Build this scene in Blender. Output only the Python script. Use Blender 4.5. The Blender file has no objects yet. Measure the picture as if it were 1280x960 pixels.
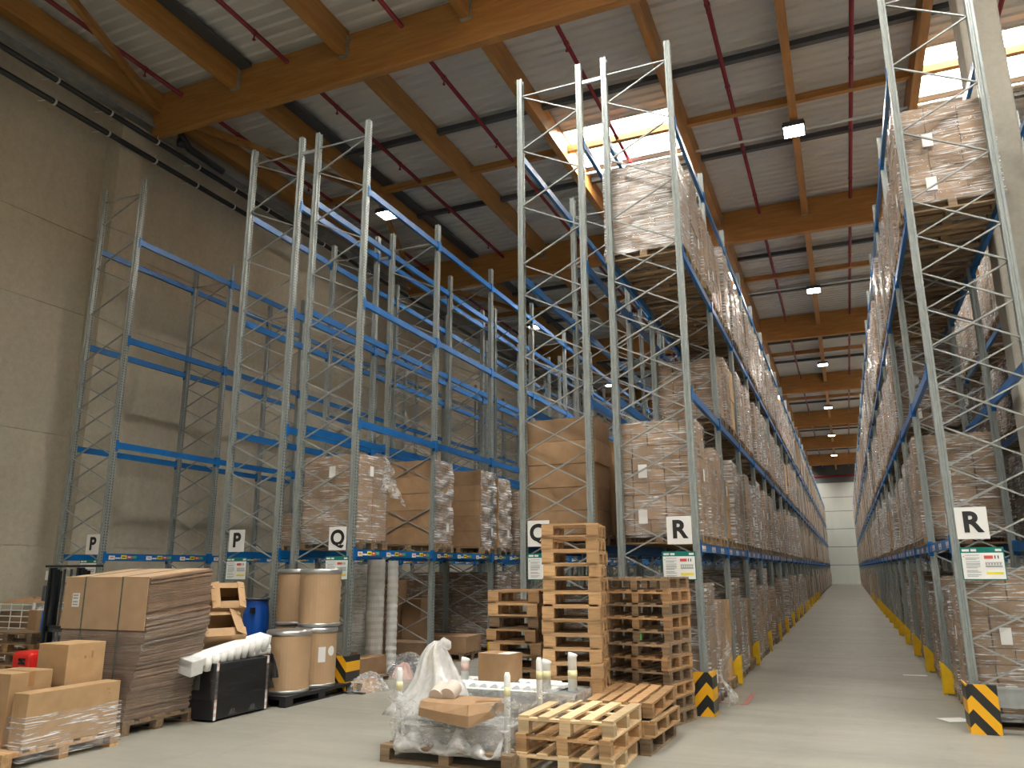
import bpy, math, random
from mathutils import Vector, Matrix
from math import sin, cos, pi, radians
sc = bpy.context.scene
COL = sc.collection
RND = random.Random(7)
H = 1.68

# ------------------------------------------------------------------ materials
MATS = {}
def nt(name):
    m = bpy.data.materials.new(name); m.use_nodes = True
    t = m.node_tree; b = t.nodes['Principled BSDF']
    MATS[name] = m
    return m, t, b
def N(t, kind, **kw):
    n = t.nodes.new(kind)
    for k, v in kw.items():
        if k.startswith('i_'):
            key = k[2:]
            n.inputs[int(key) if key.isdigit() else key].default_value = v
        else: setattr(n, k, v)
    return n
def L(t, a, b): t.links.new(a, b)
def ramp(t, fac, stops):
    r = N(t, 'ShaderNodeValToRGB'); e = r.color_ramp.elements
    while len(e) < len(stops): e.new(.5)
    for x, (p, c) in zip(e, stops):
        x.position = p; x.color = (*c, 1) if len(c) == 3 else c
    L(t, fac, r.inputs[0]); return r.outputs[0]
def coords(t, scale=(1, 1, 1), kind='Object'):
    c = N(t, 'ShaderNodeTexCoord'); m = N(t, 'ShaderNodeMapping'); m.inputs['Scale'].default_value = scale
    L(t, c.outputs[kind], m.inputs[0]); return m.outputs[0]
def noise(t, vec, scale, detail=4, rough=.55, dist=0):
    n = N(t, 'ShaderNodeTexNoise'); n.inputs['Scale'].default_value = scale; n.inputs['Detail'].default_value = detail
    n.inputs['Roughness'].default_value = rough; n.inputs['Distortion'].default_value = dist
    L(t, vec, n.inputs['Vector']); return n.outputs['Fac']
def math_(t, op, a, b=None):
    n = N(t, 'ShaderNodeMath', operation=op)
    for i, v in enumerate((a, b)):
        if v is None: continue
        if isinstance(v, (int, float)): n.inputs[i].default_value = v
        else: L(t, v, n.inputs[i])
    return n.outputs[0]
def mixc(t, fac, a, b, mode='MIX'):
    n = N(t, 'ShaderNodeMix', data_type='RGBA', blend_type=mode)
    for i, v in ((0, fac), (6, a), (7, b)):
        if isinstance(v, (int, float)): n.inputs[i].default_value = v
        elif isinstance(v, tuple): n.inputs[i].default_value = (*v, 1) if len(v) == 3 else v
        else: L(t, v, n.inputs[i])
    return n.outputs[2]
def bump(t, b, h, strength, dist=.01):
    n = N(t, 'ShaderNodeBump'); n.inputs['Strength'].default_value = strength; n.inputs['Distance'].default_value = dist
    L(t, h, n.inputs['Height']); L(t, n.outputs[0], b.inputs['Normal'])
def plain(name, col, rough=.6, metal=0, var=.0, scale=8, emit=0):
    m, t, b = nt(name)
    b.inputs['Base Color'].default_value = (*col, 1); b.inputs['Roughness'].default_value = rough; b.inputs['Metallic'].default_value = metal
    if var:
        f = noise(t, coords(t), scale)
        lo = tuple(c * (1 - var) for c in col); hi = tuple(min(1, c * (1 + var)) for c in col)
        L(t, ramp(t, f, [(.3, lo), (.7, hi)]), b.inputs['Base Color'])
    if emit:
        b.inputs['Emission Color'].default_value = (*col, 1); b.inputs['Emission Strength'].default_value = emit
    return m

def wood(name, lo, hi, axis, rough=.6, island=True):
    m, t, b = nt(name)
    s = [14, 14, 14]; s[axis] = 1.2
    f = noise(t, coords(t, tuple(s)), 2.2, 5, .6, .4)
    col = ramp(t, f, [(.25, lo), (.5, tuple((a + c) / 2 for a, c in zip(lo, hi))), (.78, hi)])
    if island:
        g = N(t, 'ShaderNodeNewGeometry'); o = N(t, 'ShaderNodeObjectInfo')
        v = math_(t, 'ADD', math_(t, 'MULTIPLY', g.outputs['Random Per Island'], .55), math_(t, 'MULTIPLY', o.outputs['Random'], .3))
        v = math_(t, 'ADD', v, .55)
        n = N(t, 'ShaderNodeVectorMath', operation='SCALE'); L(t, col, n.inputs[0]); L(t, v, n.inputs['Scale']); col = n.outputs[0]
    L(t, col, b.inputs['Base Color']); b.inputs['Roughness'].default_value = rough
    bump(t, b, f, .15, .004)
    return m
def glulam(name, axis):
    m, t, b = nt(name)
    s = [5, 5, 5]; s[axis] = .5
    f = noise(t, coords(t, tuple(s)), 2.0, 6, .65, .5)
    col = ramp(t, f, [(.25, (.29, .128, .030)), (.55, (.40, .19, .048)), (.8, (.52, .27, .085))])
    c = N(t, 'ShaderNodeTexCoord'); sp = N(t, 'ShaderNodeSeparateXYZ'); L(t, c.outputs['Object'], sp.inputs[0])
    lam = math_(t, 'FRACT', math_(t, 'MULTIPLY', sp.outputs[2], 25.0))
    line = math_(t, 'LESS_THAN', lam, .1)
    col = mixc(t, math_(t, 'MULTIPLY', line, .35), col, (.22, .085, .025))
    k = noise(t, coords(t, (3, 3, 9)), 3.0, 2)
    col = mixc(t, math_(t, 'MULTIPLY', math_(t, 'GREATER_THAN', k, .72), .5), col, (.16, .06, .02))
    L(t, col, b.inputs['Base Color']); b.inputs['Roughness'].default_value = .55
    return m
glulam('glulam_x', 0); glulam('glulam_y', 1)
wood('pallet_wood', (.33, .185, .08), (.63, .41, .21), 0)
wood('rack_wood', (.20, .125, .065), (.42, .29, .16), 0)
wood('fresh_wood', (.62, .43, .23), (.90, .70, .43), 0)
wood('old_wood', (.12, .08, .048), (.34, .235, .14), 0)
wood('red_wood', (.27, .145, .066), (.52, .32, .155), 0)

def galv(name, base=(.34, .38, .37)):
    m, t, b = nt(name)
    f = noise(t, coords(t, (6, 6, 2.5)), 3, 5, .7)
    col = ramp(t, f, [(.3, tuple(c * .72 for c in base)), (.7, base)])
    c = N(t, 'ShaderNodeTexCoord'); sp = N(t, 'ShaderNodeSeparateXYZ'); L(t, c.outputs['Object'], sp.inputs[0])
    no = N(t, 'ShaderNodeSeparateXYZ'); L(t, c.outputs['Normal'], no.inputs[0])
    hz = math_(t, 'LESS_THAN', math_(t, 'ABSOLUTE', math_(t, 'SUBTRACT', math_(t, 'FRACT', math_(t, 'MULTIPLY', sp.outputs[2], 20)), .5)), .26)
    hy = math_(t, 'LESS_THAN', math_(t, 'ABSOLUTE', math_(t, 'SUBTRACT', math_(t, 'ABSOLUTE', sp.outputs[1]), .027)), .0075)
    nx = math_(t, 'GREATER_THAN', math_(t, 'ABSOLUTE', no.outputs[0]), .8)
    hole = math_(t, 'MULTIPLY', math_(t, 'MULTIPLY', hz, hy), nx)
    col = mixc(t, hole, col, (.03, .032, .032))
    L(t, col, b.inputs['Base Color']); b.inputs['Metallic'].default_value = .35; b.inputs['Roughness'].default_value = .38
    return m
galv('galvanised_slotted')
plain('galvanised', (.34, .36, .355), .42, .35, .2, 5)
plain('blue_paint', (.001, .12, .38), .34, 0, .12, 4)
MATS['blue_paint'].node_tree.nodes['Principled BSDF'].inputs['Specular IOR Level'].default_value = .4
plain('blue_light', (.01, .12, .45), .28)
plain('white_plate', (.82, .82, .80), .5)
plain('black_ink', (.012, .012, .012), .6)
plain('grey_ink', (.33, .36, .37), .6)
plain('green_ink', (.0, .16, .13), .45)
plain('red_ink', (.6, .09, .07), .5)
plain('yellow_ink', (.85, .72, .03), .5)
plain('orange_ink', (.75, .25, .04), .5)
plain('light_green_ink', (.1, .45, .12), .5)
plain('yellow_paint', (.80, .50, .008), .42, 0, .12, 6)
plain('red_pipe', (.19, .008, .014), .4)
plain('dark_steel', (.075, .08, .085), .5, .2)
plain('black_pipe', (.012, .014, .016), .4)
plain('white_metal', (.72, .74, .72), .4)
plain('black_plastic', (.012, .012, .014), .5)
plain('mast_black', (.012, .016, .02), .35)
plain('red_plastic', (.65, .02, .015), .35)
plain('barrel_blue', (.006, .07, .34), .3)
plain('foam_white', (.88, .89, .87), .65, 0, .05, 20)
plain('paper_white', (.85, .85, .83), .7)
plain('corrugated_white', (.66, .66, .62), .6)
plain('rim_steel', (.55, .56, .56), .28, .8)
plain('drum_board', (.47, .315, .18), .6, 0, .06, 3)
plain('strap_green', (.10, .13, .10), .5)
plain('tape_yellow', (.80, .75, .45), .45)
plain('tape_brown', (.36, .20, .08), .3)
plain('textile', (.06, .055, .06), .8, 0, .6, 12)
plain('faded_red', (.45, .19, .16), .6, 0, .3, 20)
plain('pale_disc', (.60, .53, .46), .7)
plain('pinkish', (.75, .55, .5), .6)
plain('led_white', (1, .93, .80), .4, 0, 0, 1, 470)
plain('led_dim', (1, .93, .80), .4, 0, 0, 1, 60)
plain('skylight_panel', (1, 1, 1), .5, 0, 0, 1, 1)

def carton(name, lo, hi, rough=.75):
    m, t, b = nt(name)
    f = noise(t, coords(t, (2, 2, 2)), 2.5, 4)
    col = ramp(t, f, [(.3, lo), (.7, hi)])
    g = N(t, 'ShaderNodeNewGeometry'); o = N(t, 'ShaderNodeObjectInfo')
    v = math_(t, 'ADD', math_(t, 'MULTIPLY', g.outputs['Random Per Island'], .32), math_(t, 'MULTIPLY', o.outputs['Random'], .26))
    v = math_(t, 'ADD', v, .70)
    n = N(t, 'ShaderNodeVectorMath', operation='SCALE'); L(t, col, n.inputs[0]); L(t, v, n.inputs['Scale'])
    L(t, n.outputs[0], b.inputs['Base Color']); b.inputs['Roughness'].default_value = rough
    return m
carton('carton', (.29, .175, .092), (.38, .24, .13))
carton('carton_light', (.42, .265, .13), (.52, .335, .175))
carton('carton_dark', (.21, .13, .072), (.28, .18, .105))
carton('kraft_sheet', (.23, .155, .108), (.34, .23, .16))
carton('kraft_bale', (.46, .315, .195), (.53, .365, .225))

def wrap(name, amount=.42, tint=(.9, .9, .9), streak=(1.6, 1.6, 38), base=.10, lo=.5, hi=.72, blo=.4):
    # clear film: mostly see-through, glossy, with fine stretched whitish streaks where it is gathered
    m, t, b = nt(name)
    f = noise(t, coords(t, streak), 1.5, 5, .65, .5)
    f2 = noise(t, coords(t, (2, 2, 3)), 1.6, 4, .6)
    b.inputs['Base Color'].default_value = (*tint, 1); b.inputs['Roughness'].default_value = .14
    b.inputs['Specular IOR Level'].default_value = .8
    bump(t, b, math_(t, 'ADD', math_(t, 'MULTIPLY', f, .5), f2), .7, .02)
    tr = N(t, 'ShaderNodeBsdfTransparent'); mx = N(t, 'ShaderNodeMixShader')
    k = math_(t, 'MULTIPLY', ramp(t, f, [(lo, (0,) * 3), (hi, (1,) * 3)]), ramp(t, f2, [(blo, (.1,) * 3), (blo + .22, (1,) * 3)]))
    r = math_(t, 'ADD', math_(t, 'MULTIPLY', k, amount), base)
    L(t, r, mx.inputs[0]); L(t, tr.outputs[0], mx.inputs[1]); L(t, b.outputs[0], mx.inputs[2])
    L(t, mx.outputs[0], t.nodes['Material Output'].inputs[0])
    return m
wrap('stretch_film', .9, base=.10, lo=.50, hi=.62, blo=.36)
wrap('film_thin', .38, base=.06, lo=.55, hi=.66, blo=.45)
wrap('film_crumple', .5, (.78, .79, .78), (11, 11, 22), base=.14, lo=.47, hi=.62, blo=.33)
wrap('black_film', .5, (.012, .012, .014), base=.7)
wrap('film_hazy', .75, base=.22, blo=.3, lo=.46, hi=.6)
wrap('film_strong', .55, (.88, .89, .88), (7, 7, 16), base=.25, lo=.42, hi=.66, blo=.25)
wrap('film_grey', .5, (.55, .55, .54), (4, 4, 9), base=.45, lo=.4, hi=.62, blo=.25)
wrap('bag_film', .3, (.85, .85, .83), (5, 5, 3), base=.42, lo=.35, hi=.7, blo=.2)

def farload():
    m, t, b = nt('wrapped_cartons')
    f = noise(t, coords(t, (5, 5, 1.6)), 1.3, 5, .7, .8)
    g = N(t, 'ShaderNodeNewGeometry')
    base = ramp(t, g.outputs['Random Per Island'], [(0, (.22, .14, .085)), (.35, (.40, .26, .15)), (.7, (.34, .25, .18)), (1, (.46, .43, .40))])
    col = mixc(t, ramp(t, f, [(.45, (0, 0, 0)), (.68, (.6, .6, .6))]), base, (.72, .71, .68))
    L(t, col, b.inputs['Base Color']); b.inputs['Roughness'].default_value = .3
    bump(t, b, f, .6, .02)
farload()

def concrete(name, lo, hi, vertical=True, rough=.85):
    m, t, b = nt(name)
    f = noise(t, coords(t, (1, .9, .16) if vertical else (1, 1, 1)), 1.1, 7, .65, .2)
    f2 = noise(t, coords(t, (1, 1, 1)), 9, 6, .7)
    col = ramp(t, f, [(.25, lo), (.75, hi)])
    col = mixc(t, .35, col, ramp(t, f2, [(.3, tuple(c * .75 for c in lo)), (.7, hi)]))
    L(t, col, b.inputs['Base Color']); b.inputs['Roughness'].default_value = rough
    bump(t, b, f2, .12, .01)
concrete('concrete_wall', (.39, .36, .28), (.55, .51, .405))
concrete('concrete_column', (.30, .285, .24), (.42, .40, .34))
concrete('concrete_back', (.36, .375, .34), (.44, .455, .41))
def floor_mat():
    m, t, b = nt('concrete_floor')
    f = noise(t, coords(t, (.35, .9, 1)), .55, 8, .62, .6)
    f2 = noise(t, coords(t, (1, 1, 1)), 5, 7, .72)
    f3 = noise(t, coords(t, (.22, 1.5, 1)), 1.3, 6, .62, .8)
    col = ramp(t, f, [(.28, (.185, .18, .15)), (.72, (.335, .325, .27))])
    col = mixc(t, .35, col, ramp(t, f2, [(.32, (.18, .172, .143)), (.68, (.40, .39, .33))]))
    col = mixc(t, .3, col, ramp(t, f3, [(.35, (.21, .20, .168)), (.65, (.40, .39, .335))]))
    st = noise(t, coords(t, (.8, .5, 1)), 1.3, 9, .75, 1.2)
    col = mixc(t, ramp(t, st, [(.55, (0, 0, 0)), (.75, (.5, .5, .5))]), col, (.17, .165, .14))
    sp = noise(t, coords(t, (1, 1, 1)), 28, 3, .6)
    col = mixc(t, ramp(t, sp, [(.70, (0, 0, 0)), (.76, (.6, .6, .6))]), col, (.55, .54, .48))
    L(t, col, b.inputs['Base Color'])
    r = ramp(t, f2, [(.3, (.34,) * 3), (.7, (.55,) * 3)]); L(t, r, b.inputs['Roughness'])
    bump(t, b, f2, .05, .005)
floor_mat()
plain('roof_deck', (.60, .59, .54), .55, 0, .05, 1)
def chevron():
    m, t, b = nt('chevron_paint')
    c = N(t, 'ShaderNodeTexCoord'); sp = N(t, 'ShaderNodeSeparateXYZ'); L(t, c.outputs['Object'], sp.inputs[0])
    ax = math_(t, 'ABSOLUTE', sp.outputs[0])
    s = math_(t, 'ADD', math_(t, 'MULTIPLY', ax, 1.15), sp.outputs[2])
    k = math_(t, 'LESS_THAN', math_(t, 'FRACT', math_(t, 'MULTIPLY', math_(t, 'ADD', s, .16), 3.7)), .5)
    L(t, mixc(t, k, (.83, .42, .008), (.018, .018, .018)), b.inputs['Base Color']); b.inputs['Roughness'].default_value = .4
chevron()

# ------------------------------------------------------------------ mesh building
class MB:
    def __init__(s): s.v = []; s.f = []; s.m = []
    def add(s, vs, fs, mi=0):
        o = len(s.v); s.v += [tuple(p) for p in vs]; s.f += [tuple(i + o for i in f) for f in fs]; s.m += [mi] * len(fs); return s
    def box(s, x0, x1, y0, y1, z0, z1, mi=0, M=None):
        vs = [(x, y, z) for z in (z0, z1) for x, y in ((x0, y0), (x1, y0), (x1, y1), (x0, y1))]
        if M is not None: vs = [M @ Vector(p) for p in vs]
        return s.add(vs, [(3, 2, 1, 0), (4, 5, 6, 7), (0, 1, 5, 4), (1, 2, 6, 5), (2, 3, 7, 6), (3, 0, 4, 7)], mi)
    def bar(s, p0, p1, w, h, mi=0, up=(0, 0, 1)):
        p0 = Vector(p0); p1 = Vector(p1); d = p1 - p0; l = d.length; d.normalize()
        u = Vector(up)
        if abs(d.dot(u)) > .95: u = Vector((1, 0, 0))
        a = d.cross(u).normalized(); c = a.cross(d).normalized()
        vs = [p + a * sx * w / 2 + c * sz * h / 2 for p in (p0, p1) for sx, sz in ((-1, -1), (1, -1), (1, 1), (-1, 1))]
        return s.add(vs, [(0, 1, 2, 3), (7, 6, 5, 4), (0, 4, 5, 1), (1, 5, 6, 2), (2, 6, 7, 3), (3, 7, 4, 0)], mi)
    def tube(s, pts, r, n=8, mi=0):
        pts = [Vector(p) for p in pts]; rs = r if isinstance(r, (list, tuple)) else [r] * len(pts)
        rings = []
        for i, p in enumerate(pts):
            d = (pts[min(i + 1, len(pts) - 1)] - pts[max(i - 1, 0)]).normalized()
            u = Vector((0, 0, 1)) if abs(d.z) < .9 else Vector((1, 0, 0))
            a = d.cross(u).normalized(); b = a.cross(d)
            rings.append([p + (a * cos(2 * pi * k / n) + b * sin(2 * pi * k / n)) * rs[i] for k in range(n)])
        return s.loft(rings, mi)
    def loft(s, rings, mi=0, cap=True):
        n = len(rings[0]); vs = [p for r in rings for p in r]; fs = []
        for i in range(len(rings) - 1):
            for k in range(n):
                fs.append((i * n + k, i * n + (k + 1) % n, (i + 1) * n + (k + 1) % n, (i + 1) * n + k))
        if cap:
            fs.append(tuple(range(n - 1, -1, -1))); fs.append(tuple((len(rings) - 1) * n + k for k in range(n)))
        return s.add(vs, fs, mi)
    def lathe(s, prof, n=32, mi=0, c=(0, 0, 0)):
        return s.loft([[(c[0] + r * cos(2 * pi * k / n), c[1] + r * sin(2 * pi * k / n), c[2] + z) for k in range(n)] for r, z in prof], mi)
    def prism(s, poly, z0, z1, mi=0):
        return s.loft([[(x, y, z0) for x, y in poly], [(x, y, z1) for x, y in poly]], mi)
    def grid(s, fn, nu, nv, mi=0):
        vs = [fn(i / nu, j / nv) for j in range(nv + 1) for i in range(nu + 1)]
        fs = [(j * (nu + 1) + i, j * (nu + 1) + i + 1, (j + 1) * (nu + 1) + i + 1, (j + 1) * (nu + 1) + i) for j in range(nv) for i in range(nu)]
        return s.add(vs, fs, mi)
    def mesh(s, name, mats, smooth=False):
        me = bpy.data.meshes.new(name); me.from_pydata(s.v, [], s.f)
        for m in ([mats] if isinstance(mats, str) else mats): me.materials.append(MATS[m])
        me.polygons.foreach_set('material_index', s.m)
        if smooth: me.polygons.foreach_set('use_smooth', [True] * len(s.f))
        me.update(); return me
    def build(s, name, mats, parent=None, loc=(0, 0, 0), rot=(0, 0, 0), smooth=False):
        return link(name, s.mesh(name, mats, smooth), parent, loc, rot)
def link(name, me, parent=None, loc=(0, 0, 0), rot=(0, 0, 0)):
    o = bpy.data.objects.new(name, me); COL.objects.link(o); o.location = loc; o.rotation_euler = rot
    if parent is not None: o.parent = parent
    return o
def thing(name, label, cat, loc=(0, 0, 0), rz=0, group=None):
    o = bpy.data.objects.new(name, None); COL.objects.link(o); o.empty_display_size = .1
    o.location = loc; o.rotation_euler = (0, 0, rz); return tag(o, label, cat, group)
def tag(o, label, cat, group=None, kind=None):
    if label: o['label'] = label
    if cat: o['category'] = cat
    if group: o['group'] = group
    if kind: o['kind'] = kind
    return o
def bevel(o, w=.004, seg=2):
    m = o.modifiers.new('bevel', 'BEVEL'); m.width = w; m.segments = seg; m.limit_method = 'ANGLE'; return o
NUM = 'first second third fourth fifth sixth seventh eighth ninth tenth eleventh twelfth thirteenth fourteenth fifteenth sixteenth seventeenth eighteenth'.split()

# ------------------------------------------------------------------ setting
WX, YB, XR, YF = -14.4, 92.0, 16.0, -9.0
DECK = 12.82
tag(MB().box(WX - .3, XR, YF, YB + .3, -.2, 0).build('floor', 'concrete_floor'), 'grey polished concrete warehouse floor', 'floor', kind='structure')
w = MB()
for z0, z1 in ((0, 2.18), (2.18, 4.36), (4.36, 6.96), (6.96, 8.67), (8.67, 12.75)):
    w.box(WX - .2, WX, YF, YB, z0 + .008, z1 - .008)
w.box(WX - .3, WX - .02, YF, YB, 0, 12.75)
tag(w.build('wall_left', 'concrete_wall'), 'tall concrete panel wall with horizontal joints', 'wall', kind='structure')
w = MB(); z = 0
for z1 in (2.0, 3.9, 5.8, 7.7, 9.2, 10.8):
    w.box(WX, XR, YB, YB + .2, z + .03, z1 - .03); z = z1
w.box(WX, XR, YB + .03, YB + .25, 0, 10.8, 1)
tag(w.build('wall_back', ['concrete_back', 'dark_steel']), 'pale panelled end wall at the far end of the aisle', 'wall', kind='structure')
tag(MB().box(WX, XR, YB - .01, YB + .2, 10.8, 12.8).box(WX, XR, YB - .03, YB, 10.8, 10.95).build('trim_1', 'dark_steel'), 'dark strip above the pale end wall', 'trim', kind='structure')

PX = [-11.65, -8.75, -5.88, -2.73, -.17, 2.45, 5.4, 8.3, 11.2]
RED = [-13.29, -10.25, -7.36, -4.43, -1.50, 1.13, 3.86]
BY = [11.75 + 11.83 * k for k in range(-1, 7)]
SKY = []   # skylight openings (x0,x1,y0,y1)
for k, y in enumerate([BY[0] - 11.83] + BY):
    for xa, xb in ((-5.75, -2.87), (2.58, 5.28), (8.4, 11.1)):
        SKY.append((xa, xb, y + 5.45, y + 7.4))
wb = MB()  # added out-of-view wall: lets sky light in low, dims the upper hall
for xa, xb in ((WX, -11.5), (-7.5, -5.5), (-1.5, .5), (4.5, 6.5), (10.5, XR)): wb.box(xa, xb, YF - .25, YF, 0, 5)
wb.box(WX, XR, YF - .25, YF, 5, 12.8)
tag(wb.build('wall_front_added', 'concrete_wall'), 'added unseen wall behind the camera with openings for low light', 'wall', kind='structure')
wr = MB()  # side wall added too, closed above so light enters only low down
y = YF
while y < YB:
    wr.box(XR, XR + .25, y, y + 3, 0, 5); wr.box(XR, XR + .25, y, min(y + 9, YB), 5, 12.8); y += 9
tag(wr.build('wall_right_added', 'concrete_wall'), 'added side wall on the far right with openings for low light', 'wall', kind='structure')
# corrugated deck: ribs run across the hall (along X), openings left for the skylights
bands = sorted({WX, XR} | {a for s in SKY for a in s[:2]})
d = MB()
pitch = .29
prof = []
y = YF
while y < YB:
    prof += [(y, DECK), (y + .10, DECK), (y + .14, DECK + .045), (y + .25, DECK + .045)]; y += pitch
for xa, xb in zip(bands[:-1], bands[1:]):
    holes = [s for s in SKY if s[0] <= xa + .01 and s[1] >= xb - .01]
    for (ya, za), (yb, zb) in zip(prof[:-1], prof[1:]):
        if any(s[2] < (ya + yb) / 2 < s[3] for s in holes): continue
        d.add([(xa, ya, za), (xb, ya, za), (xb, yb, zb), (xa, yb, zb)], [(3, 2, 1, 0)])
d.box(WX - .3, XR, YB - .3, YB + .3, DECK + .08, DECK + .1)
tag(d.build('ceiling', 'roof_deck'), 'pale grey corrugated metal roof deck', 'ceiling', kind='structure')
MATS['skylight_panel'].node_tree.nodes['Principled BSDF'].inputs['Emission Strength'].default_value = 78
MATS['skylight_panel'].node_tree.nodes['Principled BSDF'].inputs['Emission Color'].default_value = (1, .985, .94, 1)
for i, (xa, xb, ya, yb) in enumerate(SKY):
    t = MB().box(xa, xb, ya, yb, DECK + .72, DECK + .75).build('window_%d' % (i + 1), 'skylight_panel')
    tag(t, 'translucent white skylight panel in the roof deck', 'skylight', 'skylights', 'structure')
    c = MB()
    for a in ((xa - .04, xa, ya, yb), (xb, xb + .04, ya, yb), (xa, xb, ya - .04, ya), (xa, xb, yb, yb + .04)): c.box(*a, DECK - .05, DECK + .78)
    c.build('curb', 'white_metal', t)
for k, y in enumerate(BY):
    b = MB().box(-14.15, XR, 0, .2, -.55, .55).build('roof_beam', 'glulam_x', loc=(0, y, 12.2))
    tag(b, 'deep glued laminated timber roof beam, %s spanning the hall' % NUM[k], 'beam', 'glulam roof beams', 'structure'); bevel(b, .02)
    if k == 0: continue
allb = [BY[0] - 11.83] + BY + [YB]
for i, x in enumerate(PX):
    for k in range(len(allb) - 1):
        ya, yb = allb[k] + .2, allb[k + 1]
        p = MB().box(-.09, .09, 0, yb - ya, -.3, .3).build('roof_purlin', 'glulam_y', loc=(x, ya, 12.5))
        tag(p, 'timber purlin hung between two roof beams', 'purlin', 'roof purlins', 'structure')
        if k in (0, 1, 2):
            MB().box(-.11, .11, -.01, .08, -.31, .16).box(-.11, .11, yb - ya - .08, yb - ya + .005, -.31, .16).build('joist_hanger', 'galvanised', p)
# cross members at the third points and timber struts at mid-bay
for k in range(len(allb) - 1):
    y0 = allb[k]; D = 11.83
    for dy, nm, mat, hh in ((3.98, 'roof_channel', 'dark_steel', .12), (8.02, 'roof_channel', 'dark_steel', .12), (5.92, 'roof_strut', 'glulam_x', .16)):
        if y0 + dy > YB - .5: continue
        if nm == 'roof_strut': b = MB().box(-13.9, XR, -.07, .07, -.1, .08).build(nm, mat, loc=(0, y0 + dy, 12.55))
        else: b = MB().box(-11.6, XR, -.07, .07, -.07, .05).box(-11.6, XR, -.09, .09, .03, .05).build(nm, mat, loc=(0, y0 + dy, 12.66))
        tag(b, ('dark steel channel' if mat == 'dark_steel' else 'slim timber strut') + ' running across under the roof deck', 'roof member', 'cross members under the roof', 'structure')
tag(MB().box(-.12, .12, YF, YB, -.35, .15).build('eave_beam', 'glulam_y', loc=(-14.0, 0, 12.55)), 'timber eave beam along the top of the concrete wall', 'beam', kind='structure')
for y in BY[1:4]:
    for ys, ye in ((y - .05, y - 5.9), (y + .25, y + 6.0)):
        tag(MB().bar((-13.95, ys, 12.32), (-11.75, ye, 12.5), .12, .16).build('roof_brace', 'glulam_y'), 'slanting timber wind brace beside the wall', 'brace', 'wind braces', 'structure')
for y in BY[1:4]:
    c = MB().box(WX, WX + .44, -.9, -.32, 0, 11.6).box(WX, WX + .2, -.32, .3, 0, 11.6).build('concrete_column', 'concrete_wall', loc=(0, y, 0))
    tag(c, 'concrete wall column under a roof beam end', 'column', 'wall columns', 'structure')
for y in BY[1:6]:
    c = MB().box(2.25, 2.76, 0, .5, 0, 11.65).build('concrete_column', 'concrete_column', loc=(0, y - .25, 0)); bevel(c, .03)
    tag(c, 'square concrete column standing between back-to-back racks', 'column', 'hall columns', 'structure')
# red sprinkler pipes with heads
for i, x in enumerate(RED):
    p = MB().tube([(x, YF, 12.52), (x, YB - .2, 12.52)], .05, 8)
    o = p.build('sprinkler_pipe', 'red_pipe', smooth=True)
    tag(o, 'red sprinkler pipe under the roof, %s from the concrete wall' % NUM[i], 'pipe', 'sprinkler pipes')
    h = MB()
    y = 2.0
    while y < YB - 2:
        h.tube([(x, y, 12.5), (x, y, 12.36)], .016, 6).tube([(x, y, 12.36), (x, y, 12.34)], .035, 8).tube([(x, y - .04, 12.52), (x, y + .04, 12.52)], .062, 8)
        y += 2.9
    h.build('sprinkler_heads', 'red_pipe', o)['kind'] = 'stuff'
tag(MB().tube([(-14, YB - .13, 11.5), (XR, YB - .13, 11.5)], .12, 10).build('header_pipe', 'red_pipe'), 'red header pipe crossing in front of the end wall', 'pipe')
tag(MB().tube([(-6.6, 18.8, 12.36), (9, 18.8, 12.36)], .034, 10).tube([(-6.7, 18.8, 12.36), (-6.6, 18.65, 12.24)], .03, 8).build('conduit', 'white_metal'), 'white round conduit crossing below the skylights', 'conduit')
tag(MB().tube([(-6.6, 30.65, 12.36), (9, 30.65, 12.36)], .034, 10).build('conduit', 'white_metal'), 'white conduit crossing under the roof farther down the aisle', 'conduit')
# pipes along the left wall
def wallpipe(z, x, label):
    p = MB().tube([(x, YF, z), (x, 60, z)], .062, 10).build('drain_pipe', 'black_pipe', smooth=True)
    tag(p, label, 'pipe', 'black wall pipes')
    y = 4.1
    k = 0
    while y < 24:
        MB().tube([(x, y - .02, z), (x, y + .02, z)], .074, 10).bar((x, y, z + .06), (x - (0 if 10.8 < y < 12.1 or 22.6 < y < 24 else .505), y, z + .16), .014, .014).build('pipe_clip', 'white_metal', p)
        y += 1.27; k += 1
wallpipe(11.42, -13.88, 'upper black pipe running along the top of the concrete wall')
wallpipe(10.93, -13.88, 'lower black pipe running along the top of the concrete wall')
tag(MB().box(-14.35, -14.05, YF, 60, -.015, .015).box(-14.07, -14.04, YF, 60, -.04, .05).build('cable_tray', 'galvanised', loc=(0, 0, 11.88)), 'thin grey cable tray above the black pipes', 'cable tray')
p = MB().tube([(-13.76, 12.2, 12.0), (-13.72, 12.25, 11.8), (-13.70, 12.5, 11.62), (-13.70, 13.6, 11.58)], .09, 10).tube([(-13.8, 12.2, 11.66), (-13.7, 12.35, 11.66)], .1, 12)
tag(p.build('downpipe', 'black_pipe', smooth=True), 'black bent pipe dropping beside the beam end', 'pipe')
for k in range(len(allb) - 1):
    ya, yb = allb[k] + .25, min(allb[k + 1] - .05, YB)
    tag(MB().box(-.14, .14, 0, yb - ya, -.01, .0).box(-.15, -.14, 0, yb - ya, -.01, .07).box(.14, .15, 0, yb - ya, -.01, .07).build('cable_tray', 'dark_steel', loc=(-11.36, ya, 12.66)), 'dark cable tray alongside the outermost purlin, %s bay' % NUM[k], 'cable tray', 'roof cable trays')
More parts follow.
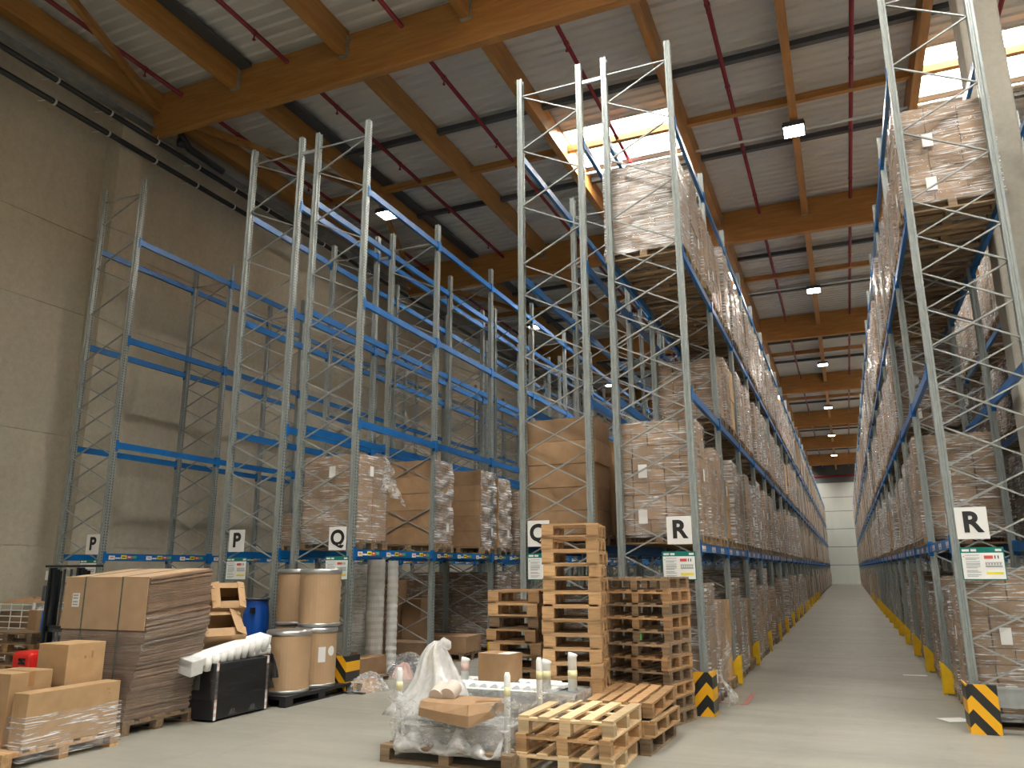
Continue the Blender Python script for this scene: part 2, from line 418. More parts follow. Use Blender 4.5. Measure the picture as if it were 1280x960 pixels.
# lamps
lampm = MB().box(-.24, .24, -.28, .28, .03, .1).bar((0, 0, .1), (0, 0, .16), .1, .1).box(-.26, -.235, -.28, .28, -.03, .04).box(.235, .26, -.28, .28, -.03, .04).box(-.26, .26, -.29, -.265, -.03, .04).box(-.26, .26, .265, .29, -.03, .04).mesh('lamp_housing', 'dark_steel')
lm2 = MB()
for q in range(5): lm2.box(-.22 + q * .092, -.22 + q * .092 + .062, -.25, .25, .0, .03)
ledm = lm2.mesh('led_strips', 'led_white'); ledd = lm2.mesh('led_strips', 'led_dim')
for x, nm in ((-.19, 'over the stocked aisle'), (-11.7, 'over the empty racks')):
    for k in range(-1, 6):
        if k == -1 and x < -1: continue
        t = thing('ceiling_lamp', 'square five-strip ceiling lamp %s, %s along' % (nm, NUM[k + 1]), 'lamp', (x, 18.2 + 12.08 * k, 12.04), 0, 'ceiling lamps')
        link('housing', lampm, t); link('led_strips', ledm if x > -1 else ledd, t)

# ------------------------------------------------------------------ racks
Y0, PITCH, NB = 10.08, 2.55, 31
LEV = (2.0, 4.0, 6.0, 8.0)
def post_mesh(h, flip):
    s = -1 if flip else 1
    pr = [(0, -.048), (0, -.014), (-.006, -.009), (-.006, .009), (0, .014), (0, .048), (-.030, .05), (-.036, .041), (-.056, .041), (-.062, .05), (-.085, .05), (-.085, .03), (-.07, .03), (-.07, -.03), (-.085, -.03), (-.085, -.05), (-.062, -.05), (-.056, -.041), (-.036, -.041), (-.030, -.05)]
    poly = [(s * x, y) for x, y in pr]
    if not flip: poly = poly
    else: poly = poly[::-1]
    b = MB().prism(poly, 0.01, h)
    b.box(min(0, -.11 * s), max(0, -.11 * s), -.075, .075, 0, .012)
    return b.mesh('post', 'galvanised_slotted')
PM = {(h, f): post_mesh(h, f) for h in (9.27, 8.4) for f in (0, 1)}
def lattice(x0, x1, tall, mirror):
    a, c = x0 + .06, x1 - .06
    if mirror: a, c = c, a
    b = MB()
    def br(za, zc, dy): b.bar((a, dy, za), (c, dy, zc), .017, .028, up=(0, 1, 0))
    top = 8.98 if tall else 8.03
    br(top, top, 0)
    z = top; left = False
    while z > .5:   # zigzag over the whole height
        if not left: br(z - .475, z, .012)
        else: br(z, z - .475, -.012)
        left = not left; z -= .475
    z = 6.125 if tall else 6.125; left = True
    while z > .5:   # doubled below the third beam
        if left: br(z, z - .475, .02)
        else: br(z - .475, z, -.02)
        left = not left; z -= .475
    br(.16, .16, 0)
    return b
def beam_mesh(flip):
    s = -1 if flip else 1
    b = MB()
    X = lambda a, c: (min(a * s, c * s), max(a * s, c * s))
    b.box(*X(-.052, -.004), .05, PITCH - .05, -.112, 0)
    b.box(*X(-.004, 0), .05, PITCH - .05, -.112, -.035)
    for y0, y1 in ((.001, .05), (PITCH - .05, PITCH - .001)):
        b.box(*X(.001, .013), y0, y1, -.165, .035)
    b.box(*X(-.05, .013), .046, .052, -.165, .035).box(*X(-.05, .013), PITCH - .052, PITCH - .046, -.165, .035)
    return b
BM = [beam_mesh(f).mesh('beam', 'blue_paint') for f in (0, 1)]
def label_mesh(flip, kind):
    s = -1 if flip else 1
    b = MB()
    X = lambda a, c: (min(a * s, c * s), max(a * s, c * s))
    e = (.0005, .003)
    if kind == 0:
        b.box(*X(*e), 0, .13, -.04, .03, 0); b.box(*X(*e), .14, .25, -.025, -.0, 0)
        b.box(*X(*e), .26, .38, -.025, .04, 2); b.box(*X(*e), .385, .50, -.025, .03, 3); b.box(*X(*e), .505, .60, -.015, .03, 4)
        b.box(*X(.003, .004), .28, .36, -.003, .015, 1).box(*X(.003, .004), .41, .47, 0, .015, 0).box(*X(.003, .004), .03, .10, -.012, .008, 6)
    else:
        b.box(*X(*e), 0, .28, -.035, .035, 0); b.box(*X(*e), .07, .2, -.01, .035, 6); b.box(*X(.003, .004), .03, .25, -.025, -.012, 5)
    return b.mesh('location_label', ['white_plate', 'black_ink', 'yellow_ink', 'red_ink', 'light_green_ink', 'blue_light', 'orange_ink'])
LMESH = {(f, k): label_mesh(f, k) for f in (0, 1) for k in (0, 1)}
def rack(x0, x1, mirror, label, nb=NB, labels=None, labelkind=0, frames=None):
    t = thing('pallet_rack', label, 'rack', (0, Y0, 0), 0, 'pallet racks')
    lt = lattice(x0, x1, True, mirror).mesh('upright_frame', 'galvanised'); ls = lattice(x0, x1, False, mirror).mesh('upright_frame', 'galvanised')
    for k in range(nb + 1):
        f = link('upright_frame', lt if k == 0 else ls, t, (0, k * PITCH, 0))
        h = 9.27 if k == 0 else 8.4
        link('post', PM[(h, 0)], f, (x1, 0, 0)); link('post', PM[(h, 1)], f, (x0, 0, 0))
    rest = [MB()]; cnt = 0
    far0, far1 = beam_mesh(0), beam_mesh(1)
    for k in range(nb):
        for z in LEV:
            for f, x in ((0, x1), (1, x0)):
                if cnt < 96:
                    b = link('beam', BM[f], t, (x, k * PITCH, z)); cnt += 1
                    if z == 2.0 and k < 7 and ((labels == 'right' and not f) or (labels == 'left' and f)):
                        for q in range(3): link('location_label', LMESH[(f, labelkind)], b, (0, .12 + q * .82, -.065))
                else:
                    src = far0 if not f else far1
                    rest[0].add([(p[0] + x, p[1] + k * PITCH, p[2] + z) for p in src.v], src.f)
    if rest[0].v: rest[0].build('beam', 'blue_paint', t)['kind'] = 'stuff'
    return t
XS = dict(PP=(-13.265, -12.12), PL=(-9.44, -8.275), QL=(-8.0, -6.87), QR=(-4.12, -3.06), RL=(-2.745, -1.685), RS=(1.085, 2.145), RT=(2.95, 4.05))
rack(*XS['PP'], False, 'empty pallet rack of grey posts and blue beams against the concrete wall', labels='right')
rk_pl = rack(*XS['PL'], True, 'empty pallet rack behind the blue barrel, its end post carrying a P sign', labels='left')
rk_ql = rack(*XS['QL'], False, 'pallet rack whose end post with a Q sign stands beside the fibre drums', labels='right')
rk_qr = rack(*XS['QR'], True, 'pallet rack behind the tall pallet tower, with a partly hidden Q sign', labels='left')
rk_rl = rack(*XS['RL'], False, 'stocked pallet rack with R sign and chevron guard beside the dark pallet stack', labels='right', labelkind=1)
rk_rs = rack(*XS['RS'], True, 'stocked pallet rack with R sign right in front of the concrete column', labels='left', labelkind=1)
rk_rt = rack(*XS['RT'], False, 'pallet rack standing behind the concrete column, back to back with another', nb=12)
for t, x0, x1 in ((rk_pl, -8.275, -8.0), (rk_qr, -3.06, -2.745)):
    for k in range(6):
        for z in ((8.95,) if k == 0 else (7.9,)):
            MB().box(x0 + .002, x1 - .002, k * PITCH - .02, k * PITCH + .02, z - .03, z + .03).build('row_spacer', 'galvanised', t)

# ------------------------------------------------------------------ signs, boards, guards
def letter(ch, parent, x, z, size, y):
    cu = bpy.data.curves.new('letter', 'FONT'); cu.body = ch; cu.size = size; cu.align_x = 'CENTER'; cu.align_y = 'CENTER'
    cu.extrude = .0006; cu.offset = .011; cu.materials.append(MATS['black_ink'])
    tmp = bpy.data.objects.new('letter_curve', cu)
    me = bpy.data.meshes.new_from_object(tmp); me.name = 'letter'
    bpy.data.objects.remove(tmp); bpy.data.curves.remove(cu)
    link('letter', me, parent, (x, y, z), (pi / 2, 0, 0))
SG = [('P', -12.34, 'white sign with black letter P on the rack against the concrete wall'),
      ('P', -9.08, 'white sign with black letter P above an information board, near the blue barrel'),
      ('Q', -7.125, 'white sign with black letter Q above the fibre drums'),
      ('Q', -3.845, 'white sign with black letter Q half hidden behind the tall pallet tower'),
      ('R', -1.93, 'white sign with black letter R over the dark pallet stack'),
      ('R', 1.315, 'white sign with black letter R below the concrete column')]
for ch, x, lab in SG:
    s = MB().box(-.157, .157, 0, .006, -.175, .175).build('sign', 'white_plate', loc=(x, 10.022, 2.16)); tag(s, lab, 'sign', 'row signs')
    letter(ch, s, .0, 0, .31, -.003)
BD = [(-12.39, 'green-headed board just visible below the P sign by the wall'), (-9.05, 'green-framed white information board below the P sign near the blue barrel'),
      (-7.12, 'green-framed information board behind the tops of the fibre drums'), (-3.8, 'white information board with green header beside the tall pallet tower'),
      (-1.955, 'green-framed white information board below the R sign over the dark pallets'), (1.37, 'green-framed white information board below the R sign at the column')]
for x, lab in BD:
    b = MB().box(-.21, .21, 0, .006, -.175, .175).build('information_board', 'green_ink', loc=(x, 10.022, 1.72)); tag(b, lab, 'board', 'information boards')
    MB().box(-.2, .2, -.002, 0, -.165, .115).build('sheet', 'paper_white', b)
    h = MB()
    for a, c in ((-.19, -.12), (-.105, -.05), (.13, .19)): h.box(a, c, -.002, 0, .13, .155)
    h.build('header_text', 'white_plate', b)
    l = MB()
    for z in (.09, .06, .045, .02, .0, -.012, -.03, -.045, -.075, -.09, -.12, -.135): l.box(-.165, -.03 - .03 * ((z * 1000) % 2), -.004, -.002, z - .003, z + .003)
    for z in (.01, -.025, -.035): l.box(.02, .18, -.004, -.002, z - .004, z + .004)
    for q in range(6): l.box(.02 + q * .027, .036 + q * .027, -.004, -.002, -.015, .003)
    l.build('text_lines', 'grey_ink', b)
    MB().box(.015, .10, -.004, -.002, .05, .085).box(-.185, -.175, -.004, -.002, .07, .08).build('red_diagram', 'red_ink', b)
    MB().box(.115, .125, -.004, -.002, .05, .085).box(.145, .155, -.004, -.002, .05, .085).build('diagram', 'black_ink', b)
    MB().box(.02, .18, -.004, -.002, -.115, -.09).build('yellow_bar', 'yellow_ink', b)
def cguard(x0, x1, apex, lab, ydep=.3, side=1):
    g = MB()
    g.box(x0 - apex, x1 - apex, 0, .012, .0, .49)
    xs = x1 - apex if side > 0 else x0 - apex
    g.box(min(xs, xs - .012 * side), max(xs, xs - .012 * side), .012, ydep, 0, .49)
    o = g.build('corner_guard', 'chevron_paint', loc=(apex, 9.80, 0)); tag(o, lab, 'guard', 'chevron corner guards')
cguard(-1.885, -1.595, -1.665, 'yellow and black chevron guard beside the dark pallet stack', .35, 1)
cguard(1.015, 1.30, 1.06, 'yellow and black chevron guard at the foot of the right-hand R rack', .35, -1)
cguard(-6.93, -6.72, -6.93, 'yellow and black striped guard beside the fibre drums', .35, 1)
br = thing('end_barrier', 'grey steel barrier low across the end of the right-hand rack', 'barrier', (1.3, 9.83, 0))
MB().box(0, 1.2, 0, .05, .27, .47).box(0, 1.2, -.01, 0, .45, .47).box(0, 1.2, -.01, 0, .27, .29).build('rail', 'galvanised', br)
MB().box(1.1, 1.2, .05, .13, 0, .47).build('leg', 'galvanised', br)
def yguard(x, y, s, lab):
    # a folded plate: face to the camera with a sloping top, and a face to the aisle
    b = MB()
    poly = [(0, .02), (.15, .02), (.15, .27), (.03, .42), (0, .42)]
    b.add([(s * px, 0, pz) for px, pz in poly] + [(s * px, .008, pz) for px, pz in poly], [tuple(range(5)) if s > 0 else tuple(range(4, -1, -1)), tuple(range(9, 4, -1)) if s > 0 else tuple(range(5, 10))] + [(i, (i + 1) % 5, (i + 1) % 5 + 5, i + 5) for i in range(5)])
    b.box(min(0, .008 * s), max(0, .008 * s), .008, .16, .0, .42)
    o = b.build('post_guard', 'yellow_paint', loc=(x, y, 0)); tag(o, lab, 'guard', 'yellow post guards')
for k in range(1, 16):
    yguard(1.035, Y0 + k * PITCH - .09, 1, 'yellow post guard on the concrete column side of the aisle, %s along' % NUM[k - 1])
    yguard(-1.605, Y0 + k * PITCH - .09, -1, 'yellow post guard on the pallet stack side of the aisle, %s along' % NUM[k - 1])
for k in range(1, 5):
    yguard(-6.79, Y0 + k * PITCH - .09, -1, 'yellow guard at the foot of the drum-side rack post, %s along' % NUM[k - 1])

# ------------------------------------------------------------------ pallets
def pallet_mesh(lx, ly, mat, slats=5, gap=True, seed=0):
    r = random.Random(seed); b = MB(); h = .144
    j = lambda a=.003: r.uniform(-a, a)
    for q in range(slats):          # top boards run along X
        wd = ly / (slats + (slats - 1) * .42); y = q * (ly - wd) / (slats - 1)
        b.box(j() - lx / 2, lx / 2 + j(), y - ly / 2, y + wd - ly / 2, .122, h + j(.001))
    for x in (-lx / 2, -.05, lx / 2 - .1):
        b.box(x, x + .1, -ly / 2 + .002, ly / 2 - .002, .1, .122)
        for y in (-ly / 2, -.05, ly / 2 - .1):
            b.box(x + j(), x + .1 + j(), y + .002 + j(.002), y + .098, .022, .1)
    for y in (-ly / 2, -.05, ly / 2 - .1): b.box(-lx / 2 + j(), lx / 2 + j(), y, y + .1, 0, .022)
    return b.mesh('pallet', mat)
PAL = {m: [pallet_mesh(1.12, .76, m, 5, seed=s) for s in range(2)] for m in ('pallet_wood', 'old_wood', 'rack_wood')}
def half_mesh(lx, ly, mat, seed):   # half-size pallet: boards along X on two side bearers
    r = random.Random(seed); b = MB(); j = lambda a=.004: r.uniform(-a, a)
    nb = 5
    for q in range(nb):
        wd = .085; y = q * (ly - wd) / (nb - 1)
        b.box(j() - lx / 2, lx / 2 + j(), y - ly / 2, y + wd - ly / 2, .124, .144)
    for x in (-lx / 2, lx / 2 - .13):
        b.box(x, x + .13, -ly / 2, ly / 2, .103, .124)
        for y in (-ly / 2, -.06, ly / 2 - .12): b.box(x + j(.002), x + .13 + j(.002), y + .002, y + .118, .02, .103)
        b.box(x, x + .1, -ly / 2, ly / 2, .0, .02)
    for y in (-ly / 2, ly / 2 - .09): b.box(-lx / 2, lx / 2, y, y + .09, .0, .019)
    return b.mesh('pallet', mat)
HALF = {m: [half_mesh(.62, .75, m, s) for s in range(3)] for m in ('pallet_wood', 'old_wood', 'red_wood')}
def trio_mesh(lx, ly, mat, seed):   # 0.8 x 0.6 with three block columns on the long side
    r = random.Random(seed); b = MB(); j = lambda a=.004: r.uniform(-a, a)
    for q in range(6):
        wd = .075; x = q * (lx - wd) / 5 - lx / 2
        b.box(x, x + wd, -ly / 2 + j(), ly / 2 + j(), .124, .144)
    for y in (-ly / 2, -.04, ly / 2 - .08): b.box(-lx / 2, lx / 2, y, y + .08, .105, .124)
    for x in (-lx / 2, -.04, lx / 2 - .08):
        for y in (-ly / 2, -.04, ly / 2 - .08): b.box(x + j(), x + .08 + j(), y + .002, y + .078, .02, .105)
        b.box(x, x + .08, -ly / 2 + j(), ly / 2 + j(), 0, .02)
    return b.mesh('pallet', mat)
TRIO = {m: [trio_mesh(.84, .62, m, s) for s in range(3)] for m in ('pallet_wood', 'old_wood', 'red_wood')}
GP = 'loose wooden pallets'
r = random.Random(3)
for k in range(15):
    o = link('pallet', HALF['pallet_wood' if k != 14 else 'red_wood'][k % 3], None, (-2.81 + r.uniform(-.015, .015), 8.46 + r.uniform(-.015, .015), .1445 * k), (0, 0, radians(10) + r.uniform(-.03, .03)))
    tag(o, 'pale half-size pallet in the tallest tower, %s from the floor' % NUM[k], 'pallet', GP)
for k in range(10):
    m = ['red_wood', 'old_wood', 'pallet_wood'][k % 3] if k > 2 else 'pallet_wood'
    o = link('pallet', HALF[m][k % 3], None, (-3.66 + r.uniform(-.04, .04), 8.98 + r.uniform(-.03, .03), .1445 * k), (0, 0, radians(3) + r.uniform(-.08, .08)))
    tag(o, 'half-size pallet in the lower uneven stack beside the tallest tower, %s from floor' % NUM[k], 'pallet', GP)
for k in range(11):
    m = ['old_wood', 'old_wood', 'red_wood', 'old_wood', 'red_wood', 'old_wood', 'old_wood', 'red_wood', 'old_wood', 'red_wood', 'old_wood'][k]
    a = radians(-13) + r.uniform(-.05, .05); c = Vector((-2.25 + r.uniform(-.02, .02), 9.42 + r.uniform(-.02, .02), .1445 * k))
    o = link('pallet', TRIO[m][k % 3], None, c, (0, 0, a))
    tag(o, 'weathered pallet in the dark stack beside the chevron guard, %s from floor' % NUM[k], 'pallet', GP)
    if k == 6:
        MB().box(-.02, .06, -.302, -.30, .022, .104).build('green_block', 'light_green_ink', o)
# light stack in front: three open pallets
def open_pallet(mat, seed, lx=.86, ly=.97):
    r = random.Random(seed); b = MB(); j = lambda a=.004: r.uniform(-a, a)
    for q in range(5):
        wd = .10; x = q * (lx - wd) / 4 - lx / 2
        b.box(x, x + wd, -ly / 2 + j(.01), ly / 2 + j(.01), .126, .146)
    for y in (-ly / 2, -.04, ly / 2 - .08): b.box(-lx / 2, lx / 2, y, y + .08, .108, .126)
    for x in (-lx / 2, -.05, lx / 2 - .1):
        for y in (-ly / 2, -.05, ly / 2 - .1): b.box(x, x + .1, y + .001, y + .099, .02, .108)
        b.box(x, x + .1, -ly / 2, ly / 2, 0, .02)
    return b.mesh('pallet', mat)
for k in range(3):
    o = link('pallet', open_pallet('fresh_wood' if k != 1 else 'pallet_wood', k), None, (-2.36 - .012 * (2 - k), 7.18 + .01 * k, .148 * k), (0, 0, radians([1.5, -1.5, 0][k])))
    tag(o, 'fresh yellow slatted pallet near the camera, %s of its low stack of three' % ['bottom', 'middle', 'top'][k], 'pallet', GP)
# brown pallets behind them
o = link('pallet', open_pallet('old_wood', 9, .62, 1.0), None, (-2.13, 8.12, 0), (0, 0, radians(-2))); tag(o, 'dark brown pallet on the floor under the leaning red-brown one', 'pallet', GP)
o = link('pallet', open_pallet('pallet_wood', 11, .3, .95), None, (-1.93, 8.15, .148), (0, 0, radians(-3))); tag(o, 'narrow pale pallet between two brown ones near the chevron guard', 'pallet', GP)
o = link('pallet', open_pallet('red_wood', 10, .66, 1.0), None, (-2.17, 8.3, .30), (radians(2), 0, radians(-1))); tag(o, 'red-brown slatted pallet topping the low stack before the dark stack', 'pallet', GP)
o = link('pallet', open_pallet('old_wood', 12, .3, .95), None, (-2.32, 8.18, .149), (0, 0, radians(1))); tag(o, 'dark narrow pallet wedged under the red-brown slatted one', 'pallet', GP)

# ------------------------------------------------------------------ pallet loads
def cartons(w, dd, h, nx, ny, nz, seed, jit=.008):
    r = random.Random(seed); b = MB()
    for k in range(nz):
        for i in range(nx):
            for q in range(ny):
                jx, jy = r.uniform(-jit, jit), r.uniform(-jit, jit)
                x0 = -w / 2 + i * w / nx; y0 = -dd / 2 + q * dd / ny; z0 = k * h / nz
                if 0 < i < nx - 1 and 0 < q < ny - 1 and k < nz - 1: continue
                b.box(x0 + jx + .004, x0 + w / nx + jx - .004, y0 + jy + .004, y0 + dd / ny + jy - .004, z0 + .003, z0 + h / nz - .003)
    return b
def film(w, dd, h, seed, amp=.010, z0=-.06):
    r = random.Random(seed); b = MB()
    ph = [r.uniform(0, 6.28) for _ in range(8)]
    def wob(u, z): return amp * (sin(u * 7 + ph[0] + z * 3) * .4 + sin(z * 23 + ph[1] + 2 * sin(u * 4 + ph[2])) * .5 + sin(u * 19 + z * 9 + ph[3]) * .4)
    nz = 26; n = 14
    rings = []
    for k in range(nz + 1):
        z = z0 + (h - z0 + .006) * k / nz
        fl = .02 * max(0, 1 - (z - z0) / .12)
        ring = []
        for sd in range(4):
            for i in range(n):
                t = i / n; e = .012 + fl
                cx, cy = [(-w / 2 - e + t * (w + 2 * e), -dd / 2 - e), (w / 2 + e, -dd / 2 - e + t * (dd + 2 * e)), (w / 2 + e - t * (w + 2 * e), dd / 2 + e), (-w / 2 - e, dd / 2 + e - t * (dd + 2 * e))][sd]
                nx, ny = [(0, -1), (1, 0), (0, 1), (-1, 0)][sd]
                o = wob(sd + t, z) + amp * .3
                ring.append((cx + nx * o, cy + ny * o, z))
        rings.append(ring)
    b.loft(rings, 0, cap=False)
    return b
VAR = []
def variant(desc, w, dd, h, nx, ny, nz, mat, filmed, seed, filmmat='stretch_film'):
    me = cartons(w, dd, h, nx, ny, nz, seed).mesh('carton_stack', mat)
    fm = film(w, dd, h, seed).mesh('stretch_wrap', filmmat, True) if filmed else None
    VAR.append(dict(desc=desc, me=me, fm=fm, w=w, d=dd, h=h))
variant('small brown cartons', 1.08, .74, 1.38, 5, 3, 9, 'carton', True, 1)
variant('medium cartons', 1.10, .75, 1.30, 3, 2, 6, 'carton', True, 2)
variant('big dark cartons', 1.10, .74, 1.42, 2, 1, 5, 'carton_dark', True, 3)
variant('tall narrow cartons', 1.06, .72, 1.45, 4, 3, 4, 'carton', True, 4)
variant('hazy wrapped cartons', 1.10, .74, 1.36, 3, 2, 5, 'carton', True, 5, 'film_hazy')
variant('grey film bundles', 1.10, .75, 1.20, 3, 3, 7, 'carton_dark', True, 6, 'film_hazy')
variant('plain cartons', 1.04, .72, 1.15, 2, 2, 4, 'carton_light', False, 7)
variant('short cartons', 1.08, .74, .92, 3, 2, 5, 'carton', True, 8)
variant('big five-layer cartons', 1.02, .78, 1.62, 1, 1, 5, 'carton', False, 9)
variant('big wrapped cartons', 1.10, .76, 1.50, 2, 1, 4, 'carton', True, 10, 'film_hazy')
TAGM = MB().box(-.06, .06, -.002, 0, -.09, .09).mesh('address_label', 'paper_white')
TAGS = MB().box(0, .002, -.05, .05, -.08, .08).mesh('address_label', 'paper_white')
LC = [0]
def load(x, y, z, vi, label, hs=1.0, rz=0, side=0, front=False, group='pallet loads in the racks'):
    V = VAR[vi]; LC[0] += 1
    t = thing('pallet_load', label, 'pallet load', (x, y, z), rz * .4, group); t.scale = (1, .93, 1)
    link('pallet', PAL[r.choice(['rack_wood', 'old_wood'])][LC[0] % 2], t)
    c = link('carton_stack', V['me'], t, (0, 0, .146)); c.scale = (1, 1, hs)
    if V['fm']:
        f = link('stretch_wrap', V['fm'], t, (0, 0, .146)); f.scale = (1, 1, hs)
    if side: link('address_label', TAGS, t, (side * (V['w'] / 2 + .024) - (.002 if side < 0 else 0), r.uniform(-.2, .2), r.choice([.35, .6, .9])))
    if front:
        link('address_label', TAGM, t, (-.2, -V['d'] / 2 - .026, .35)); link('address_label', TAGM, t, (-.18, -V['d'] / 2 - .026, .95))
    return t
LEVN = {0: 'on floor', 2: 'first beams', 4: 'second beams', 6: 'third beams'}
r = random.Random(11)
SLOT = (.465, 1.275, 2.085)
NEAR = 10
far = MB()
def farbox(x, y, z, h):
    far.box(x - .55, x + .55, y - .38, y + .38, z + .15, z + .15 + h); 
    for q in (-.5, 0, .4): far.box(x + q, x + q + .1, y - .37, y + .37, z, z + .15)
DENS = {0: .9, 2: .97, 4: .95, 6: .93}
for nm, xc, side, place in (('RL', -2.235, 1, 'pallet stack side'), ('RS', 1.635, -1, 'column side')):
    for k in range(NB):
        for lv in (0, 2, 4, 6):
            if nm == 'RL' and lv == 4 and k == 0: continue
            if nm == 'RS' and ((lv == 2 and k == 0) or (lv == 4 and k < 2)): continue
            for q in range(3):
                if r.random() > DENS[lv] and k > 0: continue
                y = Y0 + k * PITCH + SLOT[q]; z = lv + .001
                hs = r.uniform(.82, 1.08)
                if lv == 0: hs *= .95
                if k >= NEAR: farbox(xc + r.uniform(-.03, .05) * side, y, z, r.uniform(1.0, 1.5)); continue
                vi = r.choice([0, 1, 2, 3, 4, 4, 5, 9, 7, 6] if lv != 6 else [0, 1, 3, 4, 4, 9, 5, 2])
                x = xc + r.uniform(-.02, .03) * side; fr = False
                if lv == 0 and nm == 'RS': x = 1.675
                if nm == 'RL' and k == 0 and q == 0:
                    vi, hs = {0: (2, .95), 2: (0, 1.07), 6: (4, .95)}[lv]; fr = lv == 2
                if nm == 'RS' and k == 0 and q == 0:
                    vi, hs = {0: (0, 1.1), 6: (1, .98)}[lv]; fr = True
                if nm == 'RS' and lv == 2 and k == 1 and q == 0: vi, hs, fr = 1, 1.1, True
                if nm == 'RS' and lv == 4 and k == 2 and q == 0: vi, hs, fr = 2, 1.05, True
                lab = '%s, %s, %s bay, %s slot, %s of aisle' % (VAR[vi]['desc'], LEVN[lv], NUM[k], NUM[q], place)
                tl = load(x, y, z, vi, lab, hs, r.uniform(-.02, .02), side if r.random() < .5 else 0, fr)
                if lv == 0 and nm == 'RS': tl.scale = (.92, .93, 1)
for k in range(5):
    for lv in (0, 2, 4, 6):
        for q in range(3):
            if lv == 0 and k > 1: continue
            if k == 0 and lv == 6: continue
            vi = r.choice([5, 5, 4, 9])
            load(3.5, Y0 + k * PITCH + SLOT[q], lv + .001, vi, '%s, %s, %s bay, %s slot, behind concrete column' % (VAR[vi]['desc'], LEVN[lv], NUM[k], NUM[q]), r.uniform(.85, 1.0))
o = far.build('pallet_loads', 'wrapped_cartons'); tag(o, 'wrapped carton loads receding in the distance along both sides of the aisle', 'pallet loads', kind='stuff')
# loads on the two racks left of the towers
load(-3.57, Y0 + .5, 2.001, 8, 'big plain five-layer cartons above the tall pallet tower', 1.0)
load(-3.57, Y0 + 1.3, 2.001, 6, 'plain cartons right behind the big five-layer cartons, above the tower', 1.2)
for k, q, vi in ((0, 2, 9), (1, 0, 1), (1, 2, 2), (2, 1, 9), (3, 0, 1)):
    load(-3.57, Y0 + k * PITCH + SLOT[q], 2.001, vi, '%s in the tower-side rack, %s bay, %s slot, first beams' % (VAR[vi]['desc'], NUM[k], NUM[q]), 1.0)
for k, q, vi in ((0, 1, 2), (0, 2, 1), (1, 1, 2), (2, 1, 6), (3, 2, 2)):
    load(-3.57, Y0 + k * PITCH + SLOT[q], .001, vi, '%s on the floor of the tower-side rack, %s bay, %s slot' % (VAR[vi]['desc'], NUM[k], NUM[q]), .9)
def sidefilm(t, V, hs):
    rr = random.Random(int(t.location.y * 10)); p = [rr.uniform(0, 6) for _ in range(4)]
    h = V['h'] * hs
    MB().grid(lambda u, v: (V['w'] / 2 + .02 + .014 * sin(v * 30 + p[0] + 2 * sin(u * 5)) + .012 * sin(v * 13 + u * 6 + p[1]) + .03 * max(0, .1 - v) * 5, -V['d'] / 2 - .02 + u * (V['d'] + .04), .06 + v * (h + .09)), 16, 50).build('stretch_wrap', 'film_hazy', t, smooth=True)
    link('address_label', TAGS, t, (V['w'] / 2 + .045, .12, .45))
for y, vi, hs, lab in ((12.98, 8, .95, 'big five-layer cartons beside the torn film, above the long flat carton'),
                       (15.0, 8, .97, 'plain-fronted cartons two loads past the torn film, film on aisle side'),
                       (15.85, 6, 1.3, 'plain-fronted cartons three loads past the torn film, film on aisle side')):
    sidefilm(load(-7.4, y, 2.001, vi, lab, hs), VAR[vi], hs)
load(-7.4, 16.9, 2.001, 1, 'medium wrapped cartons in the third bay past the torn film', 1.0)
load(-7.4, 18.9, 2.001, 2, 'big dark cartons in the fourth bay past the torn film', 1.0)
for k, q, vi in ((4, 1, 1), (5, 0, 9), (5, 2, 2), (6, 1, 1)):
    load(-7.4, Y0 + k * PITCH + SLOT[q], 2.001, vi, '%s on the drum-side rack, %s bay, %s slot' % (VAR[vi]['desc'], NUM[k], NUM[q]), 1.0)
t = load(-8.85, Y0 + 1.75, 2.001, 7, 'short dark cartons on the rack above the blue barrel', .6)
# the load with torn film
t = thing('pallet_load', 'tall cartons under loose torn clear film, above the fibre drums', 'pallet load', (-7.42, Y0 + .52, 2.001), 0, 'pallet loads in the racks')
link('pallet', PAL['old_wood'][0], t)
cartons(1.05, .82, 1.32, 2, 2, 2, 77, .004).build('carton_stack', 'carton', t, (0, 0, .146))
film(1.05, .82, 1.32, 78, .012).build('stretch_wrap', 'stretch_film', t, (0, 0, .146), smooth=True)
def flap(u, v):
    x = .56 + .02 * sin(v * 9) + .03 * sin(u * 14 + v * 5); y = .22 + u * (.20 + .55 * v) + .02 * sin(v * 17)
    return (x, y, 1.52 - .12 * u - v * (.55 + .1 * u) + .02 * sin(u * 11))
MB().grid(flap, 12, 14).build('torn_film', 'film_strong', t, smooth=True)
MB().grid(lambda u, v: (.1 + .42 * u, .42 + .06 * sin(u * 6) * v + .22 * v, 1.5 + .1 * sin(pi * u) * (1 - v) - .2 * v), 10, 8).build('torn_film', 'film_strong', t, smooth=True)
link('address_label', TAGM, t, (.05, -.45, 1.2)); link('address_label', TAGS, t, (.555, -.1, 1.22))

